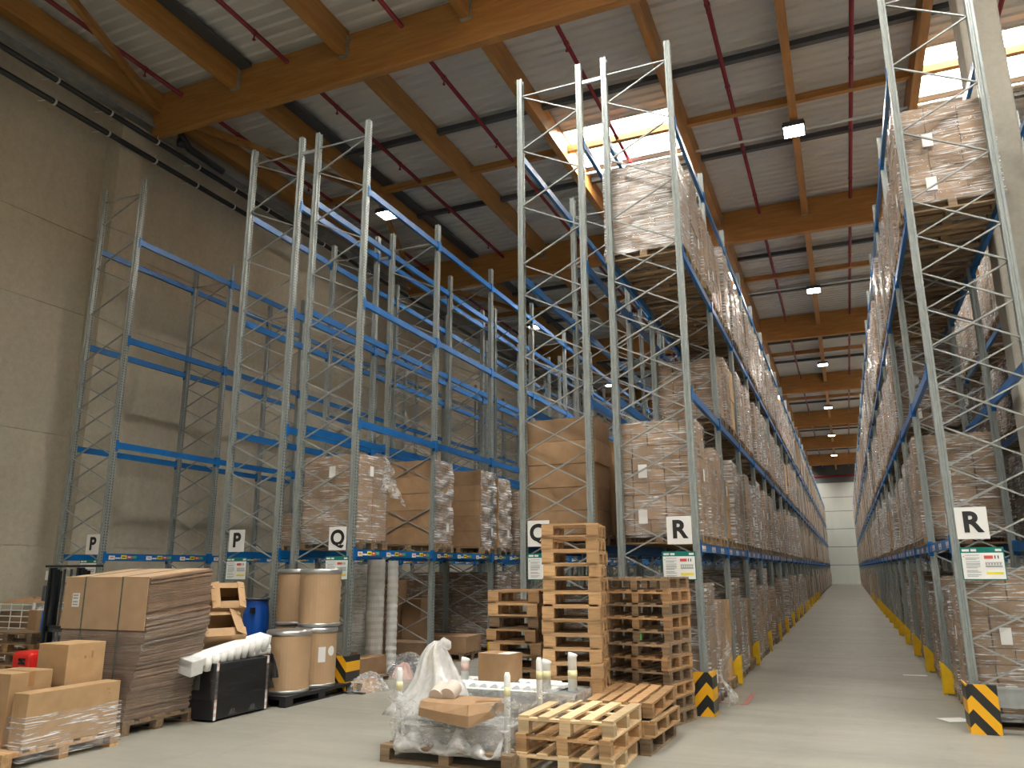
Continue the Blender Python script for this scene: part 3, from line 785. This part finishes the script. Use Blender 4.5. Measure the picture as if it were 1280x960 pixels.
# ------------------------------------------------------------------ floor of the drum-side rack
for i, (x, y, rd, h, n) in enumerate(((-7.36, 11.5, .145, 1.86, 16), (-7.10, 11.62, .085, 1.84, 16))):
    prof = [(.02, 0)]
    for q in range(n * 2 + 1): prof.append((rd + (.009 if q % 2 else 0), .02 + q * (h - .05) / (n * 2)))
    prof += [(rd, h), (.02, h)]
    o = MB().lathe(prof, 24).build('corrugated_roll', 'corrugated_white', loc=(x, y, 0), smooth=False)
    tag(o, 'tall white ribbed roll standing %s, under the first beams' % ('beside the brown carton' if i == 0 else 'just behind another ribbed roll'), 'roll', 'ribbed rolls')
def box_carton(name, label, size, loc, rz=0, mat='carton', tape=True, group=None, cat='carton', tilt=(0, 0)):
    w, d_, h = size
    t = thing(name, label, cat, loc, rz, group); t.rotation_euler = (tilt[0], tilt[1], rz)
    o = MB().box(-w / 2, w / 2, -d_ / 2, d_ / 2, 0, h).build('body', mat, t); bevel(o, .006)
    if tape:
        if w >= d_: MB().box(-w / 2 - .001, w / 2 + .001, -.03, .03, h, h + .002).box(w / 2, w / 2 + .002, -.03, .03, h - .12, h).box(-w / 2 - .002, -w / 2, -.03, .03, h - .12, h).build('tape', 'tape_brown', t)
        else: MB().box(-.03, .03, -d_ / 2 - .001, d_ / 2 + .001, h, h + .002).box(-.03, .03, -d_ / 2 - .002, -d_ / 2, h - .12, h).box(-.03, .03, d_ / 2, d_ / 2 + .002, h - .12, h).build('tape', 'tape_brown', t)
    return t
wbn = box_carton('foam_bundle', 'upright white film-wrapped bundle left of the ribbed rolls, behind the Q post', (.26, .3, 1.78), (-7.78, 11.7, 0), .1, 'foam_white', False, None, 'bundle')
film(.26, .3, 1.76, 61, .012, .02).build('stretch_wrap', 'film_hazy', wbn, smooth=True)
box_carton('carton', 'brown carton standing between the white ribbed rolls and the fibre drums', (.7, .5, .85), (-7.9, 12.3, 0), 0, 'carton_dark')
box_carton('carton', 'closed brown carton lying beside the striped guard at the drums', (.34, .92, .27), (-7.16, 10.84, .09), radians(-2), 'carton')
box_carton('carton', 'open-looking pale carton behind the one at the striped guard', (.5, .6, .3), (-7.75, 10.95, .09), 0, 'carton')
for x, y, lab in ((-7.42, 10.9, 'dark low pallet under the carton at the striped guard'), (-7.4, 14.2, 'pallet under the long flat carton in the drum-side rack'), (-7.4, 12.95, 'pallet under the brown cartons behind the plastic bag')):
    o = link('pallet', PAL['old_wood'][1], None, (x, y, 0)); o.scale = (1, 1, .62 if y < 11 else 1); tag(o, lab, 'pallet', GP)
box_carton('carton', 'long flat brown carton on a pallet behind the white plastic bag', (1.15, .72, .3), (-7.4, 14.2, .146), radians(2), 'carton', False)
box_carton('carton', 'low brown carton on a pallet left of the plastic bag tip', (1.0, .5, .28), (-7.45, 12.9, .146), 0, 'carton_dark', False)
box_carton('carton', 'tall brown carton inside the rack behind the white bag', (.45, .45, 1.5), (-8.2, 13.35, 0), 0, 'carton', False)
box_carton('carton', 'upright carton beside another in the dim rack behind the bag', (.4, .5, 1.15), (-7.75, 13.6, 0), radians(4), 'carton', False)
VAR_D = [(-7.45, 15.9, 2, 'stacked dark'), (-7.45, 16.9, 2, 'further stacked dark'), (-8.85, 14.4, 1, 'medium'), (-8.85, 16.6, 2, 'dim stacked')]
for x, y, vi, nm in VAR_D:
    load(x, y, .001, vi, '%s cartons on the floor deep inside the dim racks, row %s' % (nm, NUM[int(y) % 5]), 1.05)
# lumpy heaps of film and packaging
def lump(name, label, loc, rx, ry, h, mats, seed, cat='waste'):
    rr = random.Random(seed); ph = [rr.uniform(0, 6.28) for _ in range(9)]
    def fn(u, v):
        a = u * 2 * pi; rad = 1 - v
        k = 1 + .16 * sin(3 * a + ph[0]) + .1 * sin(7 * a + ph[1]) + .06 * sin(13 * a + ph[2] + 6 * v)
        z = h * (1 - rad ** 2.2) * (1 + .22 * sin(5 * a + ph[3] + 4 * v) + .14 * sin(11 * a + ph[4]) * rad)
        return (rx * rad * k * cos(a), ry * rad * k * sin(a), max(z, 0) + .003)
    o = MB().grid(fn, 48, 14).build(name, mats, loc=loc, smooth=False); tag(o, label, cat); return o
hp = lump('film_heap', 'crumpled clear film heap on the floor before the striped guard carton', (-6.55, 10.15, 0), .26, .42, .21, 'film_crumple', 4)
lump('packing_core', 'brown crumpled paper showing inside the film heap by the striped guard', (-6.56, 10.15, 0), .18, .27, .13, 'carton', 5)
MB().bar((-.1, -.45, .02), (.12, .2, .03), .09, .02).bar((-.2, -.3, .015), (.2, -.42, .02), .05, .015).build('black_strip', 'black_plastic', hp)
MB().bar((-.06, -.1, .1), (.02, -.42, .16), .08, .01).build('white_strip', 'paper_white', hp)
hp2 = lump('wrapped_bundle', 'film-wrapped bundle with pink and black contents beyond the carton', (-6.85, 11.75, 0), .36, .55, .30, 'film_crumple', 8)
lump('dark_bundle', 'dark textile bundle inside the film beyond the carton', (-6.85, 11.78, 0), .31, .47, .24, 'textile', 9)
lump('pink_bundle', 'pale pink bundle at the near end of the film-wrapped heap', (-6.72, 11.42, 0), .17, .18, .2, 'pinkish', 10)

# ------------------------------------------------------------------ row of goods on the left
# cardboard sheet stack
t = thing('cardboard_sheet_stack', 'tall leaning stack of strapped flat cardboard sheets on a pallet', 'cardboard stack', (0, 0, 0))
pm = link('pallet', pallet_mesh(1.25, 1.0, 'old_wood', 5, seed=5), t, (-7.79, 6.93, 0))
rr = random.Random(21)
XL0, XR0, YA, YC = -8.36, -7.19, 6.45, 7.36
lean = lambda z: .21 * max(0, min(1, (z - .15) / .9)) ** 1.2
def sheet(b, x0, x1, y0, y1, z0, z1):
    k = .105 * min(1, max(0, (z0 - .2) / .9))
    b.add([(x, y, z + k * (y - YA)) for z in (z0, z1) for x, y in ((x0, y0), (x1, y0), (x1, y1), (x0, y1))], [(3, 2, 1, 0), (4, 5, 6, 7), (0, 1, 5, 4), (1, 2, 6, 5), (2, 3, 7, 6), (3, 0, 4, 7)])
b = MB(); z = .146
while z < 1.06:
    hh = .021; e = lean(z); j = rr.uniform(-.014, .014)
    sheet(b, XL0 + e * .45, XR0 + e + j, YA + rr.uniform(-.003, .003), YC + rr.uniform(-.01, .01), z + .0016, z + hh - .0016); z += hh
b.build('sheets', 'kraft_sheet', t)
b = MB()
while z < 1.60:
    hh = .021; e = lean(z); j = rr.uniform(-.014, .014)
    sheet(b, XL0 + .10, XR0 + e + j, YA - .012, YC + rr.uniform(-.01, .01) - .04 * (z - 1.06), z + .0014, z + hh - .0014); z += hh
b.build('sheets', 'kraft_sheet', t)
TOPZ = z
cv = MB().box(XL0 + .095, XR0 + .19, YA - .02, YA - .012, 1.065, TOPZ)
sheet(cv, XL0 + .095, XR0 + .2, YA - .02, YC - .06, TOPZ, TOPZ + .012); cv.build('cover_sheet', 'kraft_bale', t)
for x in (-7.95, -7.38):
    st = MB().box(x - .009, x + .009, YA - .024, YA - .02, .5, TOPZ + .012)
    sheet(st, x - .009, x + .009, YA - .024, YC - .05, TOPZ + .0125, TOPZ + .016); st.build('strap', 'strap_green', t)
MB().box(-8.13, -8.02, YA - .024, YA - .02, 1.30, 1.45).build('address_label', 'paper_white', t)
for z0 in (1.32, 1.35, 1.39, 1.42): MB().box(-8.115, -8.04, YA - .026, YA - .024, z0, z0 + .012).build('label_print', 'grey_ink', t)
MB().grid(lambda u, v: (XR0 + lean(.1 + v * 1.1) + .022 + .006 * sin(v * 60 + 5 * u) + .004 * sin(u * 30), YA - .03 + u * (YC - YA + .03), .08 + v * 1.15), 30, 60).build('stretch_wrap', 'film_thin', t, smooth=True)
MB().grid(lambda u, v: (XL0 - .02 + u * (XR0 - XL0 + lean(.1 + v) + .04), YA - .022 + .004 * sin(v * 50 + 4 * u), .12 + v * .93), 20, 50).build('stretch_wrap', 'film_thin', t, smooth=True)

# cartons on the front-left pallet
o = link('pallet', pallet_mesh(.95, 1.2, 'pallet_wood', 5, seed=8), None, (-7.36, 5.55, 0)); tag(o, 'pallet with dark film under the long wrapped carton in the corner', 'pallet', GP)
t = box_carton('carton', 'long brown carton on edge, film around its lower half', (.2, .98, .47), (-6.99, 5.62, .146), 0, 'carton_light', False)
MB().box(.1, .102, .36, .37, .395, .415).box(.1, .102, .36, .38, .36, .372).box(.1, .102, .335, .35, .395, .415).box(-.06, -.05, -.492, -.49, .12, .4).box(-.03, -.02, -.492, -.49, .2, .38).build('print', 'tape_brown', t)
film(.21, 1.0, .27, 91, .006, -.1).build('stretch_wrap', 'stretch_film', t, smooth=True)
t = box_carton('carton', 'closed carton with brown tape at the picture corner beside the long one', (.46, .42, .63), (-7.38, 5.33, .146), 0, 'carton_light', False)
MB().box(.23, .232, -.03, .03, .5, .63).box(-.23, .23, -.03, .03, .63, .632).build('tape', 'tape_brown', t)
t = box_carton('carton', 'tall square brown carton behind the long wrapped one', (.42, .43, .84), (-7.36, 5.89, .146), 0, 'carton_light', False)
MB().box(.21, .212, -.02, .0, .69, .72).box(.21, .212, .06, .08, .69, .76).box(.21, .212, .03, .04, .70, .71).build('print', 'tape_brown', t)

# black crate
t = thing('black_crate', 'black film-wrapped crate with striped straps beside the cardboard sheet stack', 'crate', (-7.32, 7.86, 0))
o = MB().box(-.47, .47, -.48, .48, .02, .64).build('body', 'black_plastic', t); bevel(o, .015)
for y in (-.465, .40):
    s = MB()
    for q in range(16):
        s.box(.472, .478, y, y + .035, .02 + q * .039, .02 + (q + 1) * .039, q % 2)
    s.box(.2, .478, y, y + .035, .64, .645, 0).build('strap', ['white_plate', 'pinkish'], t)
for y in (-.16, .18):
    MB().grid(lambda u, v: (.474 + .012 * sin(u * 20) * v, y + (u - .5) * .15, .045 + .07 * v * (1 - (2 * u - 1) ** 2)), 10, 4).build('torn_hole', 'dark_steel', t)
MB().box(.15, .25, -.486, -.482, .34, .5).build('address_label', 'paper_white', t)
film(.95, .97, .55, 93, .006, .25).build('stretch_wrap', 'black_film', t, smooth=True)
lump('black_bag', 'crumpled black film bag hanging between the crate and the drums', (-6.93, 8.42, .36), .1, .1, .24, 'black_plastic', 31)
# foam packing piece
t = thing('foam_packing', 'white ribbed foam packing piece leaning on top of the black crate', 'foam', (-7.0, 7.75, .655)); t.rotation_euler = (radians(8.5), radians(12), 0)
o = MB().box(-.11, .09, -.68, .62, .06, .16).box(-.12, .1, -.68, -.5, -.02, .16).build('slab', 'foam_white', t); bevel(o, .01)
f = MB()
for q in range(9): f.tube([(.07, -.42 + q * .115, -.01), (.075, -.42 + q * .115, .15)], [.046, .054], 12)
f.build('cup', 'foam_white', t, smooth=True)
t2 = thing('foam_packing', 'white foam frame with a handle loop before the blue barrel', 'foam', (-6.95, 8.28, .66)); t2.rotation_euler = (radians(4), 0, 0)
MB().tube([(0, -.22, 0), (0, -.2, .16), (0, -.05, .22), (0, .10, .2), (0, .13, .05), (0, .12, -.02)], .025, 8).tube([(0.02, -.05, 0), (.02, .05, .2)], .03, 8).box(-.1, .05, -.25, .1, 0, .06).build('body', 'foam_white', t2, smooth=True)
# open cartons
def open_carton(label, size, loc, rot):
    w, d_, h = size
    t = thing('open_carton', label, 'carton', loc, 0, 'open cartons on the black crate'); t.rotation_euler = rot
    b = MB(); th = .006
    b.box(-w / 2, w / 2, -d_ / 2, d_ / 2, 0, th)
    for a in ((-w / 2, w / 2, -d_ / 2, -d_ / 2 + th), (-w / 2, w / 2, d_ / 2 - th, d_ / 2), (-w / 2, -w / 2 + th, -d_ / 2, d_ / 2), (w / 2 - th, w / 2, -d_ / 2, d_ / 2)): b.box(*a, 0, h)
    b.build('body', 'carton_light', t)
    for s, ax in ((-1, 0), (1, 0), (-1, 1), (1, 1)):
        f = MB(); ll = (w if ax == 0 else d_) / 2 * .5
        if ax == 0: M = Matrix.Translation((s * w / 2, 0, h)) @ Matrix.Rotation(s * radians(115), 4, 'Y'); f.box(-.003, .003, -d_ / 2, d_ / 2, -ll, 0, 0, M @ Matrix.Rotation(radians(0), 4, 'Y'))
        else: M = Matrix.Translation((0, s * d_ / 2, h)) @ Matrix.Rotation(-s * radians(105), 4, 'X'); f.box(-w / 2, w / 2, -.003, .003, -ll, 0, 0, M)
        f.build('flap', 'carton_light', t)
open_carton('lower tilted open carton on the black crate behind the white foam', (.62, .45, .42), (-7.5, 7.93, .72), (radians(38), 0, radians(62)))
open_carton('upper open carton lying with dark inside toward the cardboard stack', (.42, .36, .36), (-7.72, 7.80, 1.22), (radians(72), 0, radians(38)))
open_carton('upper open carton with raised flap nearest the blue barrel', (.42, .36, .34), (-7.62, 8.22, 1.20), (radians(58), 0, radians(58)))
# barrel
t = thing('plastic_barrel', 'blue plastic barrel with black clamp behind the open cartons', 'barrel', (-8.22, 9.6, .62)); t.scale = (.86, .86, 1)
MB().lathe([(.02, 0), (.17, 0), (.205, .04), (.222, .16), (.225, .3), (.222, .42), (.205, .55), (.195, .60), (.2, .61), (.2, .64), (.02, .65)], 32).build('body', 'barrel_blue', t, smooth=True)
MB().lathe([(.2, .642), (.222, .645), (.222, .665), (.2, .67), (.02, .672)], 32).build('lid', 'dark_steel', t, smooth=True)
MB().box(.06, .14, -.235, -.19, .46, .54).build('handle', 'black_plastic', t)
box_carton('carton', 'large brown carton under the blue barrel', (.6, .5, .61), (-8.15, 9.62, .005), 0, 'carton_dark', False)
# fibre drums
o = MB().box(-.79, .36, -.0, 1.49, .09, .13)
for x in (-.79, -.2, .26):
    for y in (0, .68, 1.34): o.box(x, x + .1, y, y + .15, .02, .09)
    o.box(x, x + .1, 0, 1.49, 0, .02)
pal = o.build('plastic_pallet', 'black_plastic', loc=(-7.06, 8.48, 0)); tag(pal, 'black plastic pallet under the fibre drums', 'pallet')
DR = [((-7.0, 8.86, .131), 'lower brown fibre drum nearest the black crate'), ((-7.0, 9.45, .131), 'lower brown fibre drum with white labels beside the striped guard'),
      ((-6.99, 9.48, .925), 'upper brown fibre drum nearest the Q post'), ((-7.545, 9.67, .925), 'upper brown fibre drum set back toward the P post'),]
for i, (loc, lab) in enumerate(DR):
    t = thing('fibre_drum', lab, 'drum', loc, 0, 'fibre drums')
    MB().lathe([(.02, .01), (.285, .01), (.285, .74), (.02, .74)], 40).build('body', 'drum_board', t, smooth=False)
    bpy.context.view_layer.update()
    MB().lathe([(.28, 0), (.292, 0), (.292, .035), (.287, .045), (.28, .045)], 40).build('bottom_rim', 'rim_steel', t, smooth=True)
    MB().lathe([(.28, .715), (.292, .715), (.3, .74), (.295, .775), (.28, .785), (.02, .78)], 40).build('lid', 'rim_steel', t, smooth=True)
    if i == 1:
        l = MB().grid(lambda u, v: (.2875 * cos(-.80 + u * .36), .2875 * sin(-.80 + u * .36), .33 + v * .2), 6, 1).build('paper_label', 'paper_white', t)
        MB().grid(lambda u, v: (.288 * cos(-.10 + (.21 * v) * cos(u * 6.283)), .288 * sin(-.10 + (.21 * v) * cos(u * 6.283)), .47 + .065 * v * sin(u * 6.283)), 20, 1).build('round_label', 'paper_white', t)
MB().lathe([(.02, .01), (.285, .01), (.285, .78), (.02, .78)], 24).build('fibre_drum', 'drum_board', None, (-7.56, 9.69, .131))
d2 = bpy.data.objects['fibre_drum.004']; tag(d2, 'brown fibre drum at the back, under the upper set-back one', 'drum', 'fibre drums')

# stacker truck mast
t = thing('stacker_truck', 'black stacker truck mast standing behind the cardboard sheet stack', 'forklift', (-10.02, 7.6, 0))
for x in (-.12, .42):
    MB().box(x, x + .035, 0, .1, .05, 1.74).box(x + .06, x + .095, .02, .09, .05, 1.72).box(x - .035, x + .12, .1, .12, .05, 1.7).build('mast_rail', 'mast_black', t)
MB().box(-.2, .85, .0, .05, 1.745, 1.775).box(-.12, .5, .02, .08, .9, .98).build('crossbar', 'mast_black', t)
for x in (.13, .26): MB().tube([(x, .05, .3), (x, .05, 1.72)], .018, 6).build('chain', 'dark_steel', t)
MB().tube([(-.17, .04, 1.58), (-.17, .04, 1.70)], .035, 10).build('pulley', 'white_metal', t)
MB().tube([(-.16, .03, 1.5), (-.16, .03, 1.3)], .045, 10).build('cylinder', 'dark_steel', t)
o = MB().box(-.15, .6, .15, .85, .08, .85).build('chassis', 'mast_black', t); bevel(o, .05, 3)
for x in (-.1, .45): MB().tube([(x, .3, .08), (x + .08, .3, .08)], .08, 14).build('wheel', 'black_plastic', t)
MB().box(-.05, .05, -1.0, .0, .04, .09).box(.4, .5, -1.0, .0, .04, .09).build('forks', 'dark_steel', t)
# red hood with black mark
t = thing('machine_hood', 'red rounded machine hood with black mark behind the tall carton', 'machine', (-9.79, 7.25, 0))
o = MB().box(-.18, .18, -.15, .15, .1, .70).build('hood', 'red_plastic', t); bevel(o, .06, 4)
MB().bar((-.02, -.152, .56), (.10, -.152, .56), .01, .025).bar((.10, -.152, .56), (-.02, -.152, .61), .01, .025).bar((-.02, -.152, .61), (.10, -.152, .61), .01, .025).build('mark', 'black_ink', t)
MB().box(-.15, .15, -.12, .12, 0, .1).build('base', 'black_plastic', t)
# pallets and mesh container at the far left
r = random.Random(5)
for k in range(6):
    o = link('pallet', PAL['old_wood' if k % 2 else 'pallet_wood'][k % 2], None, (-10.95 + r.uniform(-.05, .05), 8.1 + r.uniform(-.04, .04), .1445 * k), (0, 0, r.uniform(-.06, .06)))
    tag(o, 'pallet in the stack before the metal grid container, %s from the floor' % NUM[k], 'pallet', GP)
t = thing('grid_container', 'grey metal grid container by the concrete wall, left edge', 'container', (-12.45, 9.15, 0))
g = MB()
for x in (-.53, .5): g.box(x, x + .03, -.4, -.37, 0, 1.2).box(x, x + .03, .37, .4, 0, 1.2)
g.build('frame', 'white_metal', t)
for yy in (-.385, .385):
    g = MB()
    for q in range(13): g.tube([(-.52, yy, .1 + q * .09), (.52, yy, .1 + q * .09)], .009, 6)
    for q in range(3): g.tube([(-.26 + q * .26, yy, .05), (-.26 + q * .26, yy, 1.2)], .007, 6)
    g.build('grid', 'white_metal', t)
MB().box(-.52, .52, -.38, .38, .08, .1).build('base', 'dark_steel', t)
box_carton('carton', 'dark carton inside the metal grid container', (.9, .65, .95), (-12.45, 9.17, .11), 0, 'carton_dark', False)
lump('cardboard_scraps', 'torn cardboard scraps lying over the metal grid container', (-12.45, 9.15, 1.2), .48, .38, .07, 'carton', 51)
t = box_carton('carton', 'small carton with blue tape on the pallets before the grid container', (.22, .25, .27), (-10.66, 8.1, .87), .1, 'carton_light', False)
MB().box(-.02, .035, -.128, -.126, 0, .27).build('blue_tape', 'blue_light', t)
box_carton('carton', 'small pale carton at the back of the pallets before the grid container', (.2, .2, .28), (-10.95, 8.15, .87), -.1, 'carton', False)
lump('blue_film_scrap', 'crumpled bluish film on the small cartons before the grid container', (-10.8, 8.12, 1.15), .15, .1, .07, 'film_grey', 52)
tag(MB().tube([(-9.55, 6.2, .0), (-9.6, 6.2, .86)], .035, 10).build('cardboard_tube', 'paper_white'), 'white tube standing upright at the left edge', 'tube')

# ------------------------------------------------------------------ centre: film-wrapped pallet with bag
t = thing('wrapped_pallet', 'pallet with four foam corner posts wrapped in crumpled clear film', 'pallet load', (-3.42, 7.0, 0))
link('pallet', pallet_mesh(1.3, .95, 'old_wood', 6, seed=33), t)
posts = [(-.52, -.38, .80), (-.5, .38, .80), (.56, -.36, .80), (.60, .32, .86)]
for x, y, h in posts:
    p = MB().tube([(x, y, .146), (x, y, h - .03), (x, y, h)], [.027, .029, .018], 12).build('corner_post', 'foam_white', t, smooth=True)
    MB().tube([(x, y, h - .20), (x, y, h - .12)], .0302, 12).build('tape', 'tape_yellow', p, smooth=True)
rr = random.Random(44); ph = [rr.uniform(0, 6) for _ in range(6)]
def cw(u, v):
    P = [(-.56, -.43), (.60, -.41), (.64, .38), (-.54, .43), (-.56, -.43)]
    s = u * 4; i = min(3, int(s)); f = s - i
    x = P[i][0] + (P[i + 1][0] - P[i][0]) * f; y = P[i][1] + (P[i + 1][1] - P[i][1]) * f
    sag = .16 * sin(pi * f) * (1 if i in (0, 2) else .8)
    z = .10 + v * (.52 - sag)
    k = 1 + .03 * sin(v * 13 + ph[0]) + .018 * sin(u * 40 + v * 20 + ph[1]) + .012 * sin(u * 90 + v * 8)
    k -= .10 * sin(pi * f) * sin(pi * v)
    return (x * k, y * k, z)
MB().grid(cw, 80, 26).build('stretch_wrap', 'film_crumple', t, smooth=True)
MB().grid(lambda u, v: (-.5 + 1.05 * u, -.47 - .03 * sin(v * 5) - .02 * sin(u * 17), .10 + .12 * v * (1 + .5 * sin(u * 13) + .4 * sin(u * 31 + 2))), 50, 8).build('grey_film', 'film_grey', t, smooth=True)
o = MB().box(-.48, .5, -.34, .34, .147, .30).build('packed_base', 'film_grey', t)
# white plastic bag (peaked)
rr = random.Random(71); ph = [rr.uniform(0, 6) for _ in range(9)]
rings = []
for k in range(22):
    v = k / 21
    z = .38 + (.66) * v ** .85
    rad = .40 * (1 - v) ** .8 * (1 - .22 * sin(pi * v)) + .03
    cx = -.10 + .10 * v + .05 * sin(v * 5); cy = .0 + .05 * v
    rings.append([(cx + rad * (1.05 + .13 * sin(5 * a + ph[0] + 2 * v) + .07 * sin(11 * a + ph[1] + 5 * v) + .03 * sin(23 * a + 9 * v)) * cos(a), cy + rad * .72 * (1 + .13 * sin(5 * a + ph[2] + 2 * v) + .06 * sin(13 * a + ph[3])) * sin(a), z + .015 * sin(7 * a + ph[4])) for a in [2 * pi * q / 56 for q in range(56)]])
b = MB().loft(rings).build('plastic_bag', 'bag_film', loc=(-3.76, 7.05, -.05), smooth=True); tag(b, 'peaked white translucent plastic bag on the film-wrapped pallet', 'bag')
MB().tube([(.04, -.02, 1.07), (.10, -.02, 1.02), (.13, -.03, .99)], [.035, .05, .02], 10).build('knot', 'bag_film', b, smooth=True)
for x, y, z, rd in ((-3.60, 6.72, .55, .07), (-3.49, 6.74, .56, .075)):
    o = MB().tube([(0, -.02, 0), (0, .12, .06)], rd, 20).build('foam_disc', 'pale_disc', loc=(x, y, z)); tag(o, 'pale round disc showing at the foot of the plastic bag, %s the cardboard corner' % ('farther from' if x < -3.5 else 'nearer'), 'disc', 'foam discs')
# crumpled cardboard
rr = random.Random(9)
pts_b = [(-.46, -.18, .0), (-.1, -.25, -.05), (.22, -.28, -.08), (.44, -.13, .02), (.47, .2, .06), (0, .22, .06), (-.45, .18, .08)]
pts_m = [(-.43, -.20, .10), (-.1, -.26, .07), (.22, -.27, .05), (.42, -.16, .10), (.45, .2, .12), (0, .22, .13), (-.44, .18, .13)]
pts_t = [(-.44, -.17, .17), (-.1, -.2, .16), (.2, -.22, .17), (.46, -.1, .19), (.47, .2, .19), (0, .2, .19), (-.44, .18, .19)]
o = MB().loft([pts_b, pts_m, pts_t]).build('flattened_carton', 'carton', loc=(-3.33, 6.70, .41)); o.scale = (.80, .85, .72); tag(o, 'crumpled brown carton hanging over the front of the film-wrapped pallet', 'carton')
MB().bar((.2, -.275, .02), (.2, -.235, .17), .006, .006).bar((.22, -.1, .192), (.46, .0, .195), .02, .004).bar((-.22, -.235, .08), (-.24, -.2, .165), .005, .005).build('crease', 'tape_brown', o)

# tray pallet
t = thing('tray_pallet', 'low grey film-wrapped pallet topped with white foam trays', 'pallet load', (-3.28, 7.80, 0), radians(-1))
link('pallet', pallet_mesh(1.4, .58, 'old_wood', 4, seed=34), t)
o = MB().box(-.72, .74, -.28, .27, .146, .50).build('grey_box', 'dark_film' if 'dark_film' in MATS else 'galvanised', t); bevel(o, .02, 3)
film(1.45, .55, .36, 95, .004, .0).build('stretch_wrap', 'film_grey', t, (0.01, -.005, .146), smooth=True)
def tray(y, label):
    b = MB(); x0, x1, n = -.70, .40, 9
    zt = .50
    w_ = (x1 - x0) / n
    for q in range(n + 1): b.tube([(x0 + q * w_, y, zt), (x0 + q * w_, y, zt + .035), (x0 + q * w_, y, zt + .055)], [.028, .022, .010], 10)
    M = Matrix.Translation((0, y, zt)) @ Matrix.Rotation(radians(32), 4, 'X')
    b.box(x0 - .05, x1 + .05, -.09, .09, 0, .02, 0, M); b.box(x0 - .05, x1 + .05, y - .10, y + .12, zt, zt + .012)
    b.build('foam_tray', 'foam_white', t)
    c = MB()
    for q in range(n):
        cx = x0 + (q + .5) * w_
        pts = [(cx + .048 * cos(a), -.05 + .10 * sin(a)) for a in [pi * i / 12 for i in range(13)]]
        c.add([M @ Vector((px, py, .0205)) for px, py in pts] + [M @ Vector((px, py, .0225)) for px, py in pts], [tuple(range(13, 26)), tuple(range(12, -1, -1))] + [(i, (i + 1) % 13, (i + 1) % 13 + 13, i + 13) for i in range(13)])
    c.build('tray_cups', 'grey_ink', t)
tray(-.17, ''); tray(.13, '')
MB().box(.3, .5, -.2, .1, .50, .535).box(.34, .55, .0, .2, .52, .55).build('foam_offcut', 'foam_white', t)
for x, y, h, lab in ((-2.86, 7.62, .80, 'short white tube with yellow tape on the tray pallet'), (-2.63, 7.75, .86, 'white tube with yellow tape and torn top nearest the grey corner'), (-3.92, 7.95, .75, 'small white bottle standing among the foam trays')):
    s = thing('foam_tube', lab, 'tube', (x, y, .505), 0, 'foam tubes on the tray pallet')
    MB().tube([(0, 0, 0), (0, 0, h - .505 - .03), (0.01, 0, h - .505)], [.045, .045, .05 if x > -2.7 or x < -2.8 else .03], 14).build('body', 'foam_white', s, smooth=True)
    MB().tube([(0, 0, .12), (0, 0, .2)], .0465, 14).build('tape', 'tape_yellow' if x > -3.5 else 'pinkish', s, smooth=True)
t = box_carton('carton', 'small brown carton with dark print on the foam trays', (.38, .28, .28), (-3.5, 7.94, .545), radians(-10), 'carton', False)
l = MB()
for q in range(6): l.box(-.14 + q * .022, -.132 + q * .022, -.142, -.14, .06, .22)
l.build('print', 'tape_brown', t)
MB().box(.05, .19, -.12, .1, .28, .283).build('label', 'paper_white', t)

# floor bits
tag(MB().box(-.15, .15, -.12, .12, 0, .004).build('paper_sheet', 'paper_white', loc=(.95, 10.6, .001), rot=(0, 0, .5)), 'white sheet of paper lying by the right-hand chevron guard', 'paper')
tag(MB().box(-.2, .15, -.06, .06, 0, .004).build('paper_strip', 'paper_white', loc=(.85, 14.6, .001), rot=(0, 0, .1)), 'white paper strip on the aisle floor beside yellow guards', 'paper')
tag(MB().box(-.035, .035, -.5, .5, 0, .002).box(-.42, -.035, -.5, -.46, 0, .002).build('floor_marking', 'faded_red', loc=(-1.37, 11.3, .001)), 'faded red corner marking on the aisle floor', 'marking')
tf = MB().grid(lambda u, v: (.05 * sin(v * 9) + .06 * u * sin(v * 5 + 3 * u), u * .45 + .06 * sin(v * 6), (1 - v) * .95 * (1 - .3 * u) + .01), 14, 24).build('loose_film', 'film_strong', loc=(-1.54, 10.35, 0), smooth=True)
tag(tf, 'loose crumpled clear film hanging to the floor by the chevron guard', 'film')

# ------------------------------------------------------------------ light, camera, view
wd = bpy.data.worlds.new('World'); sc.world = wd; wd.use_nodes = True
bg = wd.node_tree.nodes['Background']; bg.inputs[0].default_value = (.95, .97, .95, 1); bg.inputs[1].default_value = .62
cam = bpy.data.cameras.new('Camera'); co = bpy.data.objects.new('Camera', cam); COL.objects.link(co)
f = 966.0
vy = Vector((420, 230, f)); vz = Vector((-22, -4020, f))
ey = vy.normalized(); ez = (vz - ey * vz.dot(ey)).normalized(); ex = ey.cross(ez)
R = Matrix((ex, ey, ez))
M = Matrix.Identity(4)
for i in range(3):
    M[i][0] = R[i][0]; M[i][1] = -R[i][1]; M[i][2] = -R[i][2]
M[2][3] = H
co.matrix_world = M
cam.sensor_width = 36; cam.lens = 36 * f / 1280; cam.clip_end = 300
sc.camera = co
sc.view_settings.view_transform = 'Standard'; sc.view_settings.look = 'None'; sc.view_settings.gamma = 1
sc.view_settings.use_curve_mapping = False; sc.view_settings.exposure = -.08
sc.cycles.max_bounces = 7; sc.cycles.diffuse_bounces = 4; sc.cycles.transparent_max_bounces = 12; sc.cycles.glossy_bounces = 3
sc.cycles.use_denoising = True
sc.cycles.sample_clamp_indirect = 8
